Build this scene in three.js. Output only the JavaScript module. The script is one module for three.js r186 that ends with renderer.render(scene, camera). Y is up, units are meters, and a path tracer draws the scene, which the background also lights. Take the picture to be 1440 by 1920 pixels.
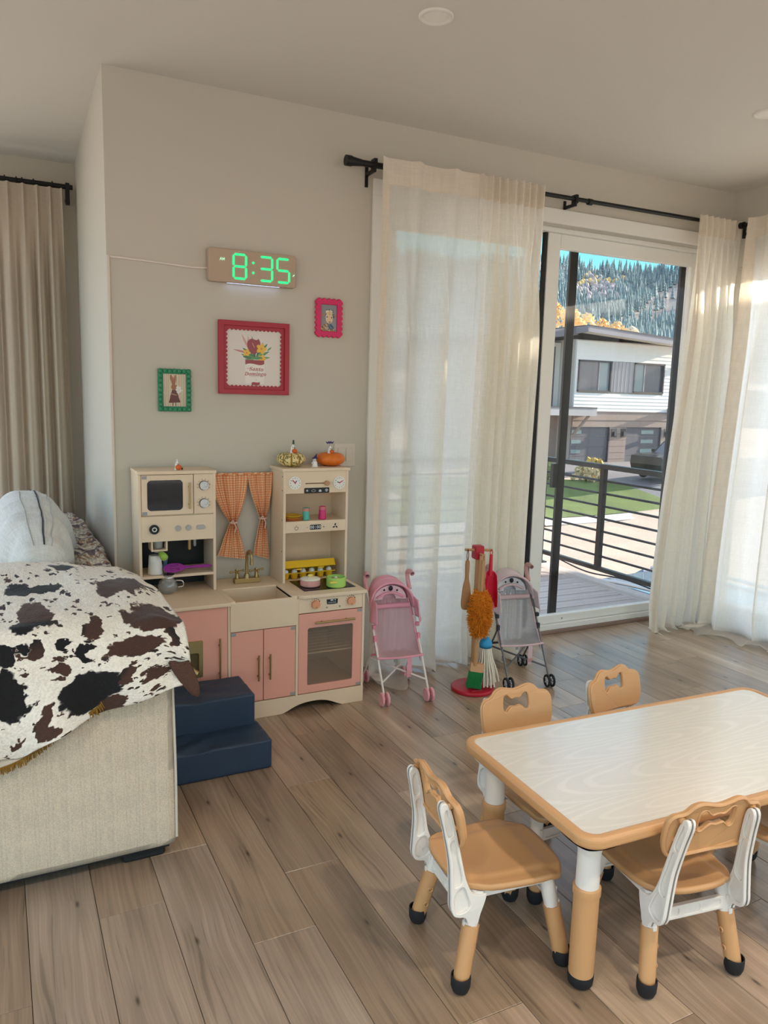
import * as THREE from 'three';
import { RoundedBoxGeometry } from 'three/addons/geometries/RoundedBoxGeometry.js';
import { mergeGeometries, mergeVertices, toCreasedNormals } from 'three/addons/utils/BufferGeometryUtils.js';
import { RectAreaLightUniformsLib } from 'three/addons/lights/RectAreaLightUniformsLib.js';

// ---------------------------------------------------------------- camera, sky, sun, exposure
const scene = new THREE.Scene();
const camera = new THREE.PerspectiveCamera(67.38, 1440 / 1920, 0.05, 1500);
const D2R = Math.PI / 180;
camera.position.set(0, 1.45, 0);
camera.rotation.set(-8.75 * D2R, -26.92 * D2R, 1.59 * D2R, 'YXZ');
const renderer = new THREE.WebGLRenderer({ antialias: true });
renderer.toneMapping = THREE.LinearToneMapping;
renderer.toneMappingExposure = 2.8;
renderer.shadowMap.enabled = true;
RectAreaLightUniformsLib.init();

const SUN_EL = 15 * D2R, SUN_AZ = 4 * D2R; // azimuth from +x towards +z
const sunDir = new THREE.Vector3(Math.cos(SUN_EL) * Math.cos(SUN_AZ), Math.sin(SUN_EL), Math.cos(SUN_EL) * Math.sin(SUN_AZ));
const sun = new THREE.DirectionalLight(new THREE.Color().setRGB(1, 0.9, 0.76), 9.0);
sun.name = 'sunlight';
sun.position.copy(sunDir).multiplyScalar(60).add(new THREE.Vector3(5, 0, -10));
sun.target.position.set(5, 0, -10);
sun.castShadow = true;
sun.shadow.mapSize.set(4096, 4096);
Object.assign(sun.shadow.camera, { left: -45, right: 45, top: 45, bottom: -45, near: 1, far: 200 });
scene.add(sun, sun.target);
{ // clear morning sky: one gradient by height, the same all round, with the sun's own glare
  const W = 512, H = 256, d = new Float32Array(W * H * 4), c = new THREE.Vector3();
  const stops = [[-90, 0.2, 0.19, 0.17], [-2, 0.3, 0.3, 0.29], [0, 1.25, 1.02, 0.84], [5, 0.85, 0.86, 0.84], [9, 0.2, 0.65, 0.8], [14, 0.24, 0.64, 0.86], [30, 0.52, 0.62, 0.82], [90, 0.48, 0.58, 0.8]];
  for (let y = 0; y < H; y++) {
    const el = ((y + 0.5) / H - 0.5) * 180;
    let k = 1; while (k < stops.length - 1 && stops[k][0] < el) k++;
    const a = stops[k - 1], b = stops[k], t = THREE.MathUtils.clamp((el - a[0]) / (b[0] - a[0]), 0, 1);
    for (let x = 0; x < W; x++) {
      const az = ((x + 0.5) / W - 0.5) * 2 * Math.PI, e = el * D2R;
      c.set(Math.cos(az) * Math.cos(e), Math.sin(e), Math.sin(az) * Math.cos(e));
      const q = Math.max(0, c.dot(sunDir)), g = el > 0 ? 4 * Math.pow(q, 60) + 0.9 * Math.pow(q, 14) : 0, i = (y * W + x) * 4;
      d[i] = a[1] + (b[1] - a[1]) * t + g; d[i + 1] = a[2] + (b[2] - a[2]) * t + g * 0.9; d[i + 2] = a[3] + (b[3] - a[3]) * t + g * 0.75; d[i + 3] = 1;
    }
  }
  const sky = new THREE.DataTexture(d, W, H, THREE.RGBAFormat, THREE.FloatType);
  sky.mapping = THREE.EquirectangularReflectionMapping; sky.magFilter = THREE.LinearFilter; sky.needsUpdate = true;
  scene.background = sky; scene.backgroundIntensity = 1.0;
}
const FILL_LAMP = 3.6; // brightness of each unseen ceiling lamp added as fill (candela)

// ---------------------------------------------------------------- helpers
function mulberry(a) { return () => { a |= 0; a = (a + 0x6d2b79f5) | 0; let t = Math.imul(a ^ (a >>> 15), 1 | a); t = (t + Math.imul(t ^ (t >>> 7), 61 | t)) ^ t; return ((t ^ (t >>> 14)) >>> 0) / 4294967296; }; }
const rnd = mulberry(7);
const V = (x, y, z) => new THREE.Vector3(x, y, z);
const lerp = (a, b, t) => a + (b - a) * t, clamp = (x, a, b) => Math.min(b, Math.max(a, x)), smooth = (a, b, x) => { const t = clamp((x - a) / (b - a), 0, 1); return t * t * (3 - 2 * t); };
const used = {};
function numbered(n) { if (!(n in used)) { used[n] = 0; return n; } return n + '_' + String(++used[n]).padStart(3, '0'); }
function hash(x, y, s = 0) { let h = (x * 374761393 + y * 668265263 + s * 974634777) | 0; h = Math.imul(h ^ (h >>> 13), 1274126177); return ((h ^ (h >>> 16)) >>> 0) / 4294967295; }
function noise(x, y, px = 1e6, py = 1e6, s = 0) { // periodic value noise
  const xi = Math.floor(x), yi = Math.floor(y), fx = x - xi, fy = y - yi, u = fx * fx * (3 - 2 * fx), v = fy * fy * (3 - 2 * fy), m = (a, p) => ((a % p) + p) % p;
  const a = hash(m(xi, px), m(yi, py), s), b = hash(m(xi + 1, px), m(yi, py), s), c = hash(m(xi, px), m(yi + 1, py), s), e = hash(m(xi + 1, px), m(yi + 1, py), s);
  return lerp(lerp(a, b, u), lerp(c, e, u), v);
}
function fbm(x, y, px, py, o = 4, s = 0) { let a = 0.5, r = 0; for (let i = 0; i < o; i++) { r += a * noise(x, y, px, py, s + i); x *= 2; y *= 2; px *= 2; py *= 2; a *= 0.5; } return r / (1 - Math.pow(0.5, o)); }
function tex(w, h, fn, srgb = true, repeat = [1, 1]) {
  const d = new Uint8Array(w * h * 4);
  for (let y = 0; y < h; y++) for (let x = 0; x < w; x++) { const c = fn(x / w, y / h, x, y), i = (y * w + x) * 4; if (c.length) { d[i] = c[0]; d[i + 1] = c[1]; d[i + 2] = c[2]; } else d[i] = d[i + 1] = d[i + 2] = c; d[i + 3] = 255; }
  const t = new THREE.DataTexture(d, w, h, THREE.RGBAFormat);
  t.wrapS = t.wrapT = THREE.RepeatWrapping; t.magFilter = THREE.LinearFilter; t.minFilter = THREE.LinearMipmapLinearFilter; t.generateMipmaps = true;
  t.colorSpace = srgb ? THREE.SRGBColorSpace : THREE.NoColorSpace; t.repeat.set(...repeat); t.needsUpdate = true; return t;
}
const one = (v) => [v, v, v];
function canv(w, h, draw) { const c = document.createElement('canvas'); c.width = w; c.height = h; draw(c.getContext('2d'), w, h); const t = new THREE.CanvasTexture(c); t.colorSpace = THREE.SRGBColorSpace; return t; }
function mat(color, roughness = 0.6, o = {}) { return new THREE.MeshPhysicalMaterial({ color, roughness, ...o }); }
function flat(g) { // position, normal, uv; not indexed, so that any shapes merge
  const n = g.index ? g.toNonIndexed() : g;
  for (const k of Object.keys(n.attributes)) if (!['position', 'normal', 'uv'].includes(k)) n.deleteAttribute(k);
  if (!n.attributes.normal) n.computeVertexNormals();
  if (!n.attributes.uv) n.setAttribute('uv', new THREE.BufferAttribute(new Float32Array(n.attributes.position.count * 2), 2));
  return n;
}
function join(gs) { gs = [].concat(gs); return gs.length === 1 ? gs[0] : mergeGeometries(gs.map(flat)); }
function obj(name, gs, m, parent) {
  const o = new THREE.Mesh(join(gs), m); o.name = parent ? name : numbered(name); o.castShadow = o.receiveShadow = true; (parent || scene).add(o); return o;
}
function tag(o, label, category, group) { Object.assign(o.userData, { label, category }); if (group) o.userData.group = group; return o; }
function struct(name, gs, m, parent) { const o = obj(name, gs, m, parent); o.userData.kind = 'structure'; return o; }
function stuff(name, gs, m, label, category) { const o = obj(name, gs, m); o.userData = { kind: 'stuff', label, category }; return o; }
function thing(name, label, category, [x, y, z] = [0, 0, 0], ry = 0, group) { const o = new THREE.Group(); o.name = numbered(name); o.position.set(x, y, z); o.rotation.y = ry; scene.add(o); return tag(o, label, category, group); }
function dup(o, label, [x, y, z], ry) { const c = o.clone(); c.name = numbered(o.name.replace(/_\d{3}$/, '')); c.userData = { ...o.userData, label }; c.position.set(x, y, z); if (ry !== undefined) c.rotation.set(0, ry, 0); scene.add(c); return c; }
function box(w, h, d, x = 0, y = 0, z = 0, r = 0.002, seg = 2) { // y is the middle
  r = Math.min(r, w / 2.01, h / 2.01, d / 2.01);
  const g = r > 0 ? new RoundedBoxGeometry(w, h, d, seg, r) : new THREE.BoxGeometry(w, h, d); return g.translate(x, y, z);
}
const bx = (x0, x1, y0, y1, z0, z1, r = 0.002, seg = 2) => box(x1 - x0, y1 - y0, z1 - z0, (x0 + x1) / 2, (y0 + y1) / 2, (z0 + z1) / 2, r, seg);
function rod(a, b, r0, r1 = r0, seg = 14) { // tapered bar between two points
  const d = b.clone().sub(a), g = new THREE.CylinderGeometry(r1, r0, d.length(), seg, 1);
  g.applyQuaternion(new THREE.Quaternion().setFromUnitVectors(V(0, 1, 0), d.normalize())); const m = a.clone().add(b).multiplyScalar(0.5); return g.translate(m.x, m.y, m.z);
}
function tube(pts, r, seg = 24, rad = 8, closed = false) { return new THREE.TubeGeometry(new THREE.CatmullRomCurve3(pts.map((p) => V(...p)), closed, 'centripetal'), seg, r, rad, closed); }
const cyl = (r0, r1, h, x = 0, y = 0, z = 0, seg = 28) => new THREE.CylinderGeometry(r1, r0, h, seg, 1).translate(x, y, z); // y is the middle
const disc = (r, t, x, y, z, seg = 28) => new THREE.CylinderGeometry(r, r, t, seg, 1).rotateX(Math.PI / 2).translate(x, y, z); // faces z
const ball = (rx, ry, rz, x, y, z, s = 20) => new THREE.SphereGeometry(1, s, Math.round(s * 0.7)).scale(rx, ry, rz).translate(x, y, z);
const lathe = (pts, seg = 36) => new THREE.LatheGeometry(pts.map((p) => new THREE.Vector2(...p)), seg);
function ext(shape, depth, bevel = 0, seg = 12, bs = 2) { return new THREE.ExtrudeGeometry(shape, { depth: depth - 2 * bevel, bevelEnabled: bevel > 0, bevelThickness: bevel, bevelSize: bevel, bevelOffset: -bevel, bevelSegments: bs, curveSegments: seg }).translate(0, 0, bevel); }
function poly(pts) { return new THREE.Shape(pts.map((p) => new THREE.Vector2(...p))); }
function rrect(w, h, r, x = 0, y = 0, S = THREE.Shape) {
  const s = new S(), a = x - w / 2, b = y - h / 2; s.moveTo(a + r, b); s.lineTo(a + w - r, b); s.absarc(a + w - r, b + r, r, -Math.PI / 2, 0); s.lineTo(a + w, b + h - r); s.absarc(a + w - r, b + h - r, r, 0, Math.PI / 2); s.lineTo(a + r, b + h); s.absarc(a + r, b + h - r, r, Math.PI / 2, Math.PI); s.lineTo(a, b + r); s.absarc(a + r, b + r, r, Math.PI, 1.5 * Math.PI); return s;
}
function spline(pts, closed = true, n = 80) { return poly(new THREE.CatmullRomCurve3(pts.map((p) => V(p[0], p[1], 0)), closed, 'centripetal').getPoints(n).map((p) => [p.x, p.y])); }
function sheet(fn, nu, nv, us = 1, vs = 1) { // a cloth surface fn(u, v) -> [x, y, z]
  const p = [], uv = [], ix = [];
  for (let j = 0; j <= nv; j++) for (let i = 0; i <= nu; i++) { p.push(...fn(i / nu, j / nv)); uv.push((i / nu) * us, (1 - j / nv) * vs); }
  for (let j = 0; j < nv; j++) for (let i = 0; i < nu; i++) { const a = j * (nu + 1) + i, b = a + 1, c = a + nu + 1, d = c + 1; ix.push(a, c, b, b, c, d); }
  const g = new THREE.BufferGeometry(); g.setAttribute('position', new THREE.Float32BufferAttribute(p, 3)); g.setAttribute('uv', new THREE.Float32BufferAttribute(uv, 2)); g.setIndex(ix); g.computeVertexNormals(); return g;
}
function thick(fn, nu, nv, t, us = 1, vs = 1) { // a closed cloth of thickness t: both faces and the rim
  const g = sheet(fn, nu, nv, us, vs), P = g.attributes.position, N = g.attributes.normal, U = g.attributes.uv, n = P.count, p = [...P.array], uv = [...U.array], ix = [...g.index.array];
  for (let i = 0; i < n; i++) { p.push(P.getX(i) - N.getX(i) * t, P.getY(i) - N.getY(i) * t, P.getZ(i) - N.getZ(i) * t); uv.push(U.getX(i), U.getY(i)); }
  for (let k = 0, m = g.index.count; k < m; k += 3) ix.push(ix[k] + n, ix[k + 2] + n, ix[k + 1] + n);
  const rim = []; for (let i = 0; i <= nu; i++) rim.push(i); for (let j = 1; j <= nv; j++) rim.push(j * (nu + 1) + nu); for (let i = nu - 1; i >= 0; i--) rim.push(nv * (nu + 1) + i); for (let j = nv - 1; j > 0; j--) rim.push(j * (nu + 1));
  for (let k = 0; k < rim.length; k++) { const a = rim[k], b = rim[(k + 1) % rim.length]; ix.push(a, b, a + n, b, b + n, a + n); }
  const r = new THREE.BufferGeometry(); r.setAttribute('position', new THREE.Float32BufferAttribute(p, 3)); r.setAttribute('uv', new THREE.Float32BufferAttribute(uv, 2)); r.setIndex(ix); r.computeVertexNormals(); return r;
}
function uvBox(g, s = 1, sv = s) { // texture coordinates in metres, by the way each face looks
  g = flat(g); const P = g.attributes.position, N = g.attributes.normal, U = g.attributes.uv;
  for (let i = 0; i < P.count; i++) { const nx = Math.abs(N.getX(i)), ny = Math.abs(N.getY(i)), nz = Math.abs(N.getZ(i)), x = P.getX(i), y = P.getY(i), z = P.getZ(i); if (nz >= nx && nz >= ny) U.setXY(i, x * s, y * sv); else if (nx >= ny) U.setXY(i, z * s, y * sv); else U.setXY(i, x * s, z * sv); }
  return g;
}
function swell(g, f) { g.deleteAttribute('normal'); g.deleteAttribute('uv'); const P = g.attributes.position, v = V(0, 0, 0); for (let i = 0; i < P.count; i++) { v.fromBufferAttribute(P, i); f(v); P.setXYZ(i, v.x, v.y, v.z); } g = mergeVertices(g, 1e-5); g.computeVertexNormals(); return g; }
function softBx(x0, x1, y0, y1, z0, z1, r, n = 24) { // a padded block: rounded, with enough points to crease
  const w = x1 - x0, h = y1 - y0, d = z1 - z0, m = Math.max(w, h, d), q = (l) => Math.max(4, Math.round(n * l / m)), g = new THREE.BoxGeometry(w, h, d, q(w), q(h), q(d)), P = g.attributes.position, v = V(0, 0, 0), c = V(0, 0, 0);
  for (let i = 0; i < P.count; i++) { v.fromBufferAttribute(P, i); c.set(clamp(v.x, r - w / 2, w / 2 - r), clamp(v.y, r - h / 2, h / 2 - r), clamp(v.z, r - d / 2, d / 2 - r)); v.sub(c); if (v.lengthSq() > 1e-12) v.setLength(r); v.add(c); P.setXYZ(i, v.x, v.y, v.z); }
  return g.translate((x0 + x1) / 2, (y0 + y1) / 2, (z0 + z1) / 2);
}
function rebase(t) { // put a thing's origin at the middle of its foot
  const b = new THREE.Box3().setFromObject(t), c = b.getCenter(V(0, 0, 0)), p = V(c.x, b.min.y, c.z), done = new Set();
  t.traverse((o) => { if (o.isMesh && !done.has(o.geometry)) { done.add(o.geometry); o.geometry.translate(-p.x, -p.y, -p.z); } }); t.position.copy(p);
}
function print(name, w, h, t, x, y, z, parent, o = {}) { // a thin printed plate facing +z
  const g = new THREE.PlaneGeometry(w, h).translate(x, y, z); return obj(name, g, mat('#ffffff', o.rough ?? 0.55, { map: t, ...o.m }), parent);
}
// ---------------------------------------------------------------- materials
const M = {
  wall: mat('#c9c3b6', 0.85), ceil: mat('#dad4ca', 0.9), trim: mat('#e9e6df', 0.45), vinyl: mat('#e9e8e2', 0.4), black: mat('#151515', 0.45, { metalness: 0.2 }), rubber: mat('#17171a', 0.75), gasket: mat('#101113', 0.6),
  glass: mat(new THREE.Color().setRGB(0.62, 0.61, 0.59), 0, { transmission: 1, thickness: 0, ior: 1.5 }), clear: mat('#ffffff', 0, { transmission: 1, thickness: 0, ior: 1.5 }),
  darkMetal: mat('#2a2c31', 0.4, { metalness: 0.3 }), brass: mat(new THREE.Color().setRGB(0.42, 0.3, 0.13), 0.38, { metalness: 0.85 }), chrome: mat('#d0d0d0', 0.2, { metalness: 1 }),
  cream: mat('#e6cfb2', 0.5), creamIn: mat('#dcc3a4', 0.6), pinkDoor: mat('#e8a794', 0.5), grayHinge: mat('#9a9a98', 0.5), chalk: mat('#14151a', 0.6), whitePlastic: mat('#e8e4dc', 0.35), tan: mat('#cc9a69', 0.42), frameWhite: mat('#e6e0d8', 0.4),
};
const WOODS = [[156, 136, 116], [148, 127, 108], [162, 142, 122], [150, 132, 116], [142, 122, 104]].map((base, k) => tex(192, 1024, (u, v) => { // one plank: grain along v, knots and dark cracks
  const knots = [[0.3 + 0.5 * hash(k, 1), 0.2 + 0.2 * hash(k, 2)], [0.2 + 0.6 * hash(k, 3), 0.62 + 0.2 * hash(k, 4)]];
  let x = u, wob = (fbm(u * 2, v * 4, 2, 4, 2, k * 9) - 0.5) * 0.16, dark = 0;
  for (const [kx, kv] of knots) { const dx = u - kx, dv = (v - kv) * 6.8, r = Math.hypot(dx, dv * 0.4); x += 0.05 * Math.sign(dx) * Math.exp(-r * r * 10); dark += 0.42 * Math.exp(-(dx * dx * 1600 + dv * dv * 160)) + 0.08 * Math.exp(-r * r * 16); }
  const q = x + wob, g1 = fbm(q * 20, v * 3, 20, 3, 3, 11 + k), g2 = noise(q * 80, v * 9, 80, 9, 31 + k), big = fbm(u * 2, v * 3, 2, 3, 2, 51 + k), ring = Math.sin(q * 60 + 5 * big);
  const crack = smooth(0.72, 0.86, noise(q * 30, v * 6, 30, 6, 71 + k)) * smooth(0.52, 0.7, noise(u * 3, v * 6, 3, 6, 91 + k));
  const s = 1 + (g1 - 0.5) * 0.17 + (g2 - 0.5) * 0.08 + (big - 0.5) * 0.3 + ring * 0.012 - dark - crack * 0.13;
  return [base[0] * s, base[1] * s * (0.985 + 0.03 * big), base[2] * s * (0.95 + 0.08 * big)];
}));
const plankMats = []; for (let i = 0; i < 15; i++) { const f = 0.86 + 0.3 * hash(i, 5), w = 0.97 + 0.06 * hash(i, 6); plankMats.push(mat(new THREE.Color().setRGB(f * w * 1.12, f * 1.08, f / w * 1.04), 0.27, { map: WOODS[i % 5], bumpMap: WOODS[i % 5], bumpScale: 0.0002, clearcoat: 0.35, clearcoatRoughness: 0.22 })); }
const weaveBump = tex(512, 512, (u, v) => { // coarse upholstery weave, threads uneven
  const n = 64, a = u * n, b = v * n, row = Math.floor(b), off = (row % 2) * 0.5, tx = Math.abs(((a + off) % 1) - 0.5) * 2, ty = Math.abs((b % 1) - 0.5) * 2, k = hash(Math.floor(a + off), row, 3); return one(40 + 170 * (1 - tx * tx) * (1 - ty * ty * 0.8) * (0.65 + 0.35 * k) + 20 * noise(u * 200, v * 200, 200, 200)); }, false);
const sofaColor = tex(512, 512, (u, v) => { const n = 64, row = Math.floor(v * n), k = hash(Math.floor(u * n + (row % 2) * 0.5), row, 3), streak = noise(u * 50, v * 2, 50, 2, 4), big = fbm(u * 4, v * 4, 4, 4, 3, 2), s = 0.9 + 0.16 * k - 0.08 * (1 - streak) + 0.06 * (big - 0.5); return [235 * s, 222 * s, 204 * s]; });
M.sofa = mat('#fbf4ea', 0.92, { map: sofaColor, bumpMap: weaveBump, bumpScale: 0.0012, sheen: 0.3, sheenColor: new THREE.Color(0.9, 0.85, 0.75), sheenRoughness: 0.7 });
const slub = (s, base, amp) => tex(512, 512, (u, v) => { const h = noise(u * 10, v * 170, 10, 170, s), w = noise(u * 170, v * 10, 170, 10, s + 1), f = noise(u * 256, v * 256, 256, 256, s + 2); const k = 1 + amp * (h + w - 1) + amp * 0.5 * (f - 0.5); return base.map((c) => clamp(c * k, 0, 255)); });
const linenMap = slub(5, [250, 248, 243], 0.03), linenThin = tex(512, 512, (u, v) => { const h = noise(u * 10, v * 170, 10, 170, 8), w = noise(u * 170, v * 10, 170, 10, 9); return one(255 - 40 * (h * 0.5 + w * 0.5)); }, false);
M.curtain = mat('#fffefc', 0.91, { map: linenMap, transmission: 0.8, transmissionMap: linenThin, thickness: 0, ior: 1.05, specularIntensity: 0.1, side: THREE.DoubleSide });
M.curtainHem = mat('#efe6da', 0.95, { map: linenMap, transmission: 0.2, thickness: 0, ior: 1.05, specularIntensity: 0.1, side: THREE.DoubleSide });
M.curtainThick = mat('#cfc3b4', 0.95, { map: linenMap, transmission: 0.15, thickness: 0, ior: 1.05, side: THREE.DoubleSide, specularIntensity: 0.1 });
M.cushion = mat('#f0f1f0', 0.95, { map: slub(15, [234, 233, 229], 0.08) });
function blotchTex() { // cow hide: big ragged patches that run from brown into black, and small spots
  const big = [], small = [], r = mulberry(41);
  const P = [[.56,.52,.065,.087,.2],[.58,.674,.105,.03,.9],[.862,.653,.095,.05,.2],[.70,.805,.058,.037,.9],[.731,.415,.033,.056,.2],[.915,.47,.085,.08,.25],[.955,.374,.025,.073,.6],[.483,.341,.045,.059,.9],[.551,.34,.023,.046,.1],[.654,.368,.024,.021,.9],[.713,.337,.023,.023,.9],[.849,.318,.073,.05,.6],[.713,.151,.09,.1,.85],[.765,.02,.063,.05,.1],[.495,.2,.048,.083,.95],[.583,.076,.032,.048,.1],[.48,.048,.018,.027,.1],[.808,.201,.045,.033,.2],[.625,.272,.027,.023,.2],[.921,.14,.042,.041,.2],[.2,.5,.1,.08,.5],[.3,.2,.09,.08,.9],[.1,.25,.08,.08,.2],[.35,.75,.08,.07,.2],[.12,.8,.1,.06,.8]];
  for (const p of P) big.push([...p, r()]);
  for (let i = 0; i < 330; i++) { const s = 0.004 + 0.011 * r() * r(); small.push([0.4 + 0.6 * r(), r(), s * (0.7 + r()), s * (0.5 + 0.7 * r()), r()]); }
  const N = 768, F = new Float32Array(N * N), B = new Float32Array(N * N), spot = ([x, y, a, b, k], lo, hi, isBig) => {
    for (let j = Math.floor((y - b * 1.6 - 0.06) * N); j <= (y + b * 1.6 + 0.06) * N; j++) for (let i = Math.floor((x - a * 1.6 - 0.06) * N); i <= (x + a * 1.6 + 0.06) * N; i++) {
      if (i < 0 || j < 0 || i >= N || j >= N) continue; const u = i / N, v = j / N, q = isBig ? 1 : 0.15, wx = (fbm(u * 14, v * 14, 14, 14, 3, 1) - 0.5) * 0.1 * q, wy = (fbm(u * 14, v * 14, 14, 14, 3, 2) - 0.5) * 0.1 * q, fx = (noise(u * 150, v * 150, 150, 150, 3) - 0.5) * 0.012, fy = (noise(u * 150, v * 150, 150, 150, 4) - 0.5) * 0.012;
      const dx = (u + wx + fx - x) / a, dy = (v + wy + fy - y) / b, m = 1 - smooth(lo, hi, dx * dx + dy * dy), o = j * N + i; if (m > F[o]) { F[o] = m; B[o] = isBig ? smooth(0.35, 0.62, k + (noise(u * 9, v * 9, 9, 9, 6) - 0.5) * 1.1) : k * 0.7; }
    }
  };
  for (const p of big) spot(p, 0.85, 1.08, true); for (const p of small) spot(p, 0.6, 1.2, false);
  return tex(N, N, (u, v, x, y) => { const f = F[y * N + x], k = B[y * N + x], n = 0.95 + 0.1 * noise(u * 240, v * 240, 240, 240, 7), w = [240, 231, 217], d3 = [lerp(74, 22, k), lerp(50, 21, k), lerp(40, 22, k)]; return [0, 1, 2].map((c) => clamp(lerp(w[c], d3[c], f) * n, 0, 255)); });
}
const furBump = tex(512, 512, (u, v) => one(255 * fbm(u * 90, v * 90, 90, 90, 3, 5)), false, [3, 3]);
M.cow = mat('#ffffff', 0.95, { map: blotchTex(), bumpMap: furBump, bumpScale: 0.002, sheen: 0.25, sheenColor: new THREE.Color(1, 0.95, 0.9), sheenRoughness: 0.6 });
M.zigzag = mat('#ffffff', 0.95, { map: tex(512, 512, (u, v) => { // chunky knit rows that wave, in cream, grey-mauve and rust
  const w = v * 20 + 1.1 * Math.sin(u * 2 * Math.PI * 3) + 1.6 * fbm(u * 8, v * 8, 8, 8, 2, 3), row = Math.floor(w), k = hash(((row % 20) + 20) % 20, 1, 9), n = 0.8 + 0.4 * noise(u * 120, v * 60, 120, 60, 4), c = k < 0.5 ? [228, 219, 206] : k < 0.68 ? [150, 132, 138] : k < 0.82 ? [178, 142, 120] : [120, 104, 112]; const m = noise(u * 60, v * 40, 60, 40, 8) > 0.55 ? 1 : 0.0, e = [230, 222, 210]; return c.map((q, i) => clamp(lerp(q, e[i], m * 0.75) * n, 0, 255)); }), bumpMap: furBump, bumpScale: 0.008 });
M.floral = mat('#ffffff', 0.9, { map: canv(512, 512, (c, w) => { c.fillStyle = '#cfc0ad'; c.fillRect(0, 0, w, w); const r = mulberry(3); c.lineWidth = 2; for (let i = 0; i < 40; i++) { const x = r() * w, y = r() * w, s = 14 + 20 * r(), a = r() * 6; c.strokeStyle = r() < 0.5 ? '#4d3f4a' : '#7b5560'; for (let k = 0; k < 6; k++) { c.beginPath(); c.ellipse(x + Math.cos(a + k) * s * 0.5, y + Math.sin(a + k) * s * 0.5, s * 0.5, s * 0.22, a + k, 0, 7); c.stroke(); } c.beginPath(); c.moveTo(x, y); c.quadraticCurveTo(x + 30 * r(), y + 40, x - 20, y + 70); c.stroke(); } }) });
M.mustard = mat('#8a6420', 0.95);
M.gingham = mat('#ffffff', 0.9, { map: tex(256, 256, (u, v) => { const n = 4, a = Math.floor(u * n * 2) % 2, b = Math.floor(v * n * 2) % 2, k = a + b, fx = (u * n * 2) % 1, fy = (v * n * 2) % 1, dot = Math.hypot(fx - 0.5, fy - 0.5); const c = k === 2 ? [222, 118, 62] : k === 1 ? [232, 158, 108] : [240, 214, 180]; return k === 1 && dot < 0.16 ? [244, 222, 190] : k === 2 && dot < 0.2 ? [240, 190, 140] : c; }), side: THREE.DoubleSide });
M.navy = mat('#24384f', 0.55, { bumpMap: tex(256, 256, (u, v) => one(120 + 60 * ((Math.floor(u * 128) + Math.floor(v * 128)) % 2)), false, [6, 6]), bumpScale: 0.0002 });
M.laminate = mat('#eeeae4', 0.22, { map: tex(1024, 512, (u, v) => { // pale ash: cathedral grain along u, fine pores
  const band = v * 4, b = Math.floor(band), f = band - b - 0.5, cx = 0.25 + 0.5 * hash(b, 3), q = (u - cx) * 3, w = (fbm(u * 6, v * 8, 6, 8, 3, b) - 0.5) * 0.5, ring = Math.sin(46 * (Math.sqrt(q * q * 0.18 + f * f * 1.6 + 0.01) + 0.3 * w)), pore = noise(u * 40, v * 400, 40, 400, 5); const s = 1 + 0.03 * smooth(0.3, 1, ring) + 0.025 * (pore - 0.5) + 0.03 * w; return [236 * s, 230 * s, 222 * s].map((x) => clamp(x, 0, 255)); }), clearcoat: 0.9, clearcoatRoughness: 0.16 });
const deckTex = tex(128, 512, (u, v) => { const g = fbm(u * 30, v * 6, 30, 6, 4, 3), s = 0.8 + 0.4 * g; return [196 * s, 192 * s, 188 * s]; });
const speck = (seed, a, b, n = 60) => tex(512, 512, (u, v) => { const k = fbm(u * n, v * n, n, n, 3, seed), m = fbm(u * 5, v * 5, 5, 5, 3, seed + 7), t = clamp(k * 0.7 + m * 0.5 - 0.1, 0, 1); return a.map((c, i) => lerp(c, b[i], t)); });
M.pavers = mat('#ffffff', 0.95, { map: speck(11, [166, 150, 134], [206, 192, 176], 90) });
M.grass = mat('#ffffff', 1, { map: speck(21, [62, 84, 38], [128, 148, 74], 80) });
M.asphalt = mat('#ffffff', 0.95, { map: speck(31, [98, 98, 104], [136, 136, 142], 80) });
M.concrete = mat('#ffffff', 0.95, { map: speck(41, [186, 184, 180], [214, 212, 208], 70) });
M.mesh = mat('#ffdde3', 0.9, { map: tex(256, 256, (u, v) => { const k = ((Math.floor(u * 128) + Math.floor(v * 128)) % 2) * 22; return [240 - k, 236 - k, 236 - k]; }, true, [4, 4]), side: THREE.DoubleSide, transmission: 0.5, thickness: 0 });
M.glitter = mat('#f4f2f5', 0.45, { map: tex(256, 256, (u, v, x, y) => { const k = hash(x >> 1, y >> 1, 4); return one(150 + 105 * k); }, true, [5, 5]), metalness: 0.05, transmission: 0.35, thickness: 0, side: THREE.DoubleSide });
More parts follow.
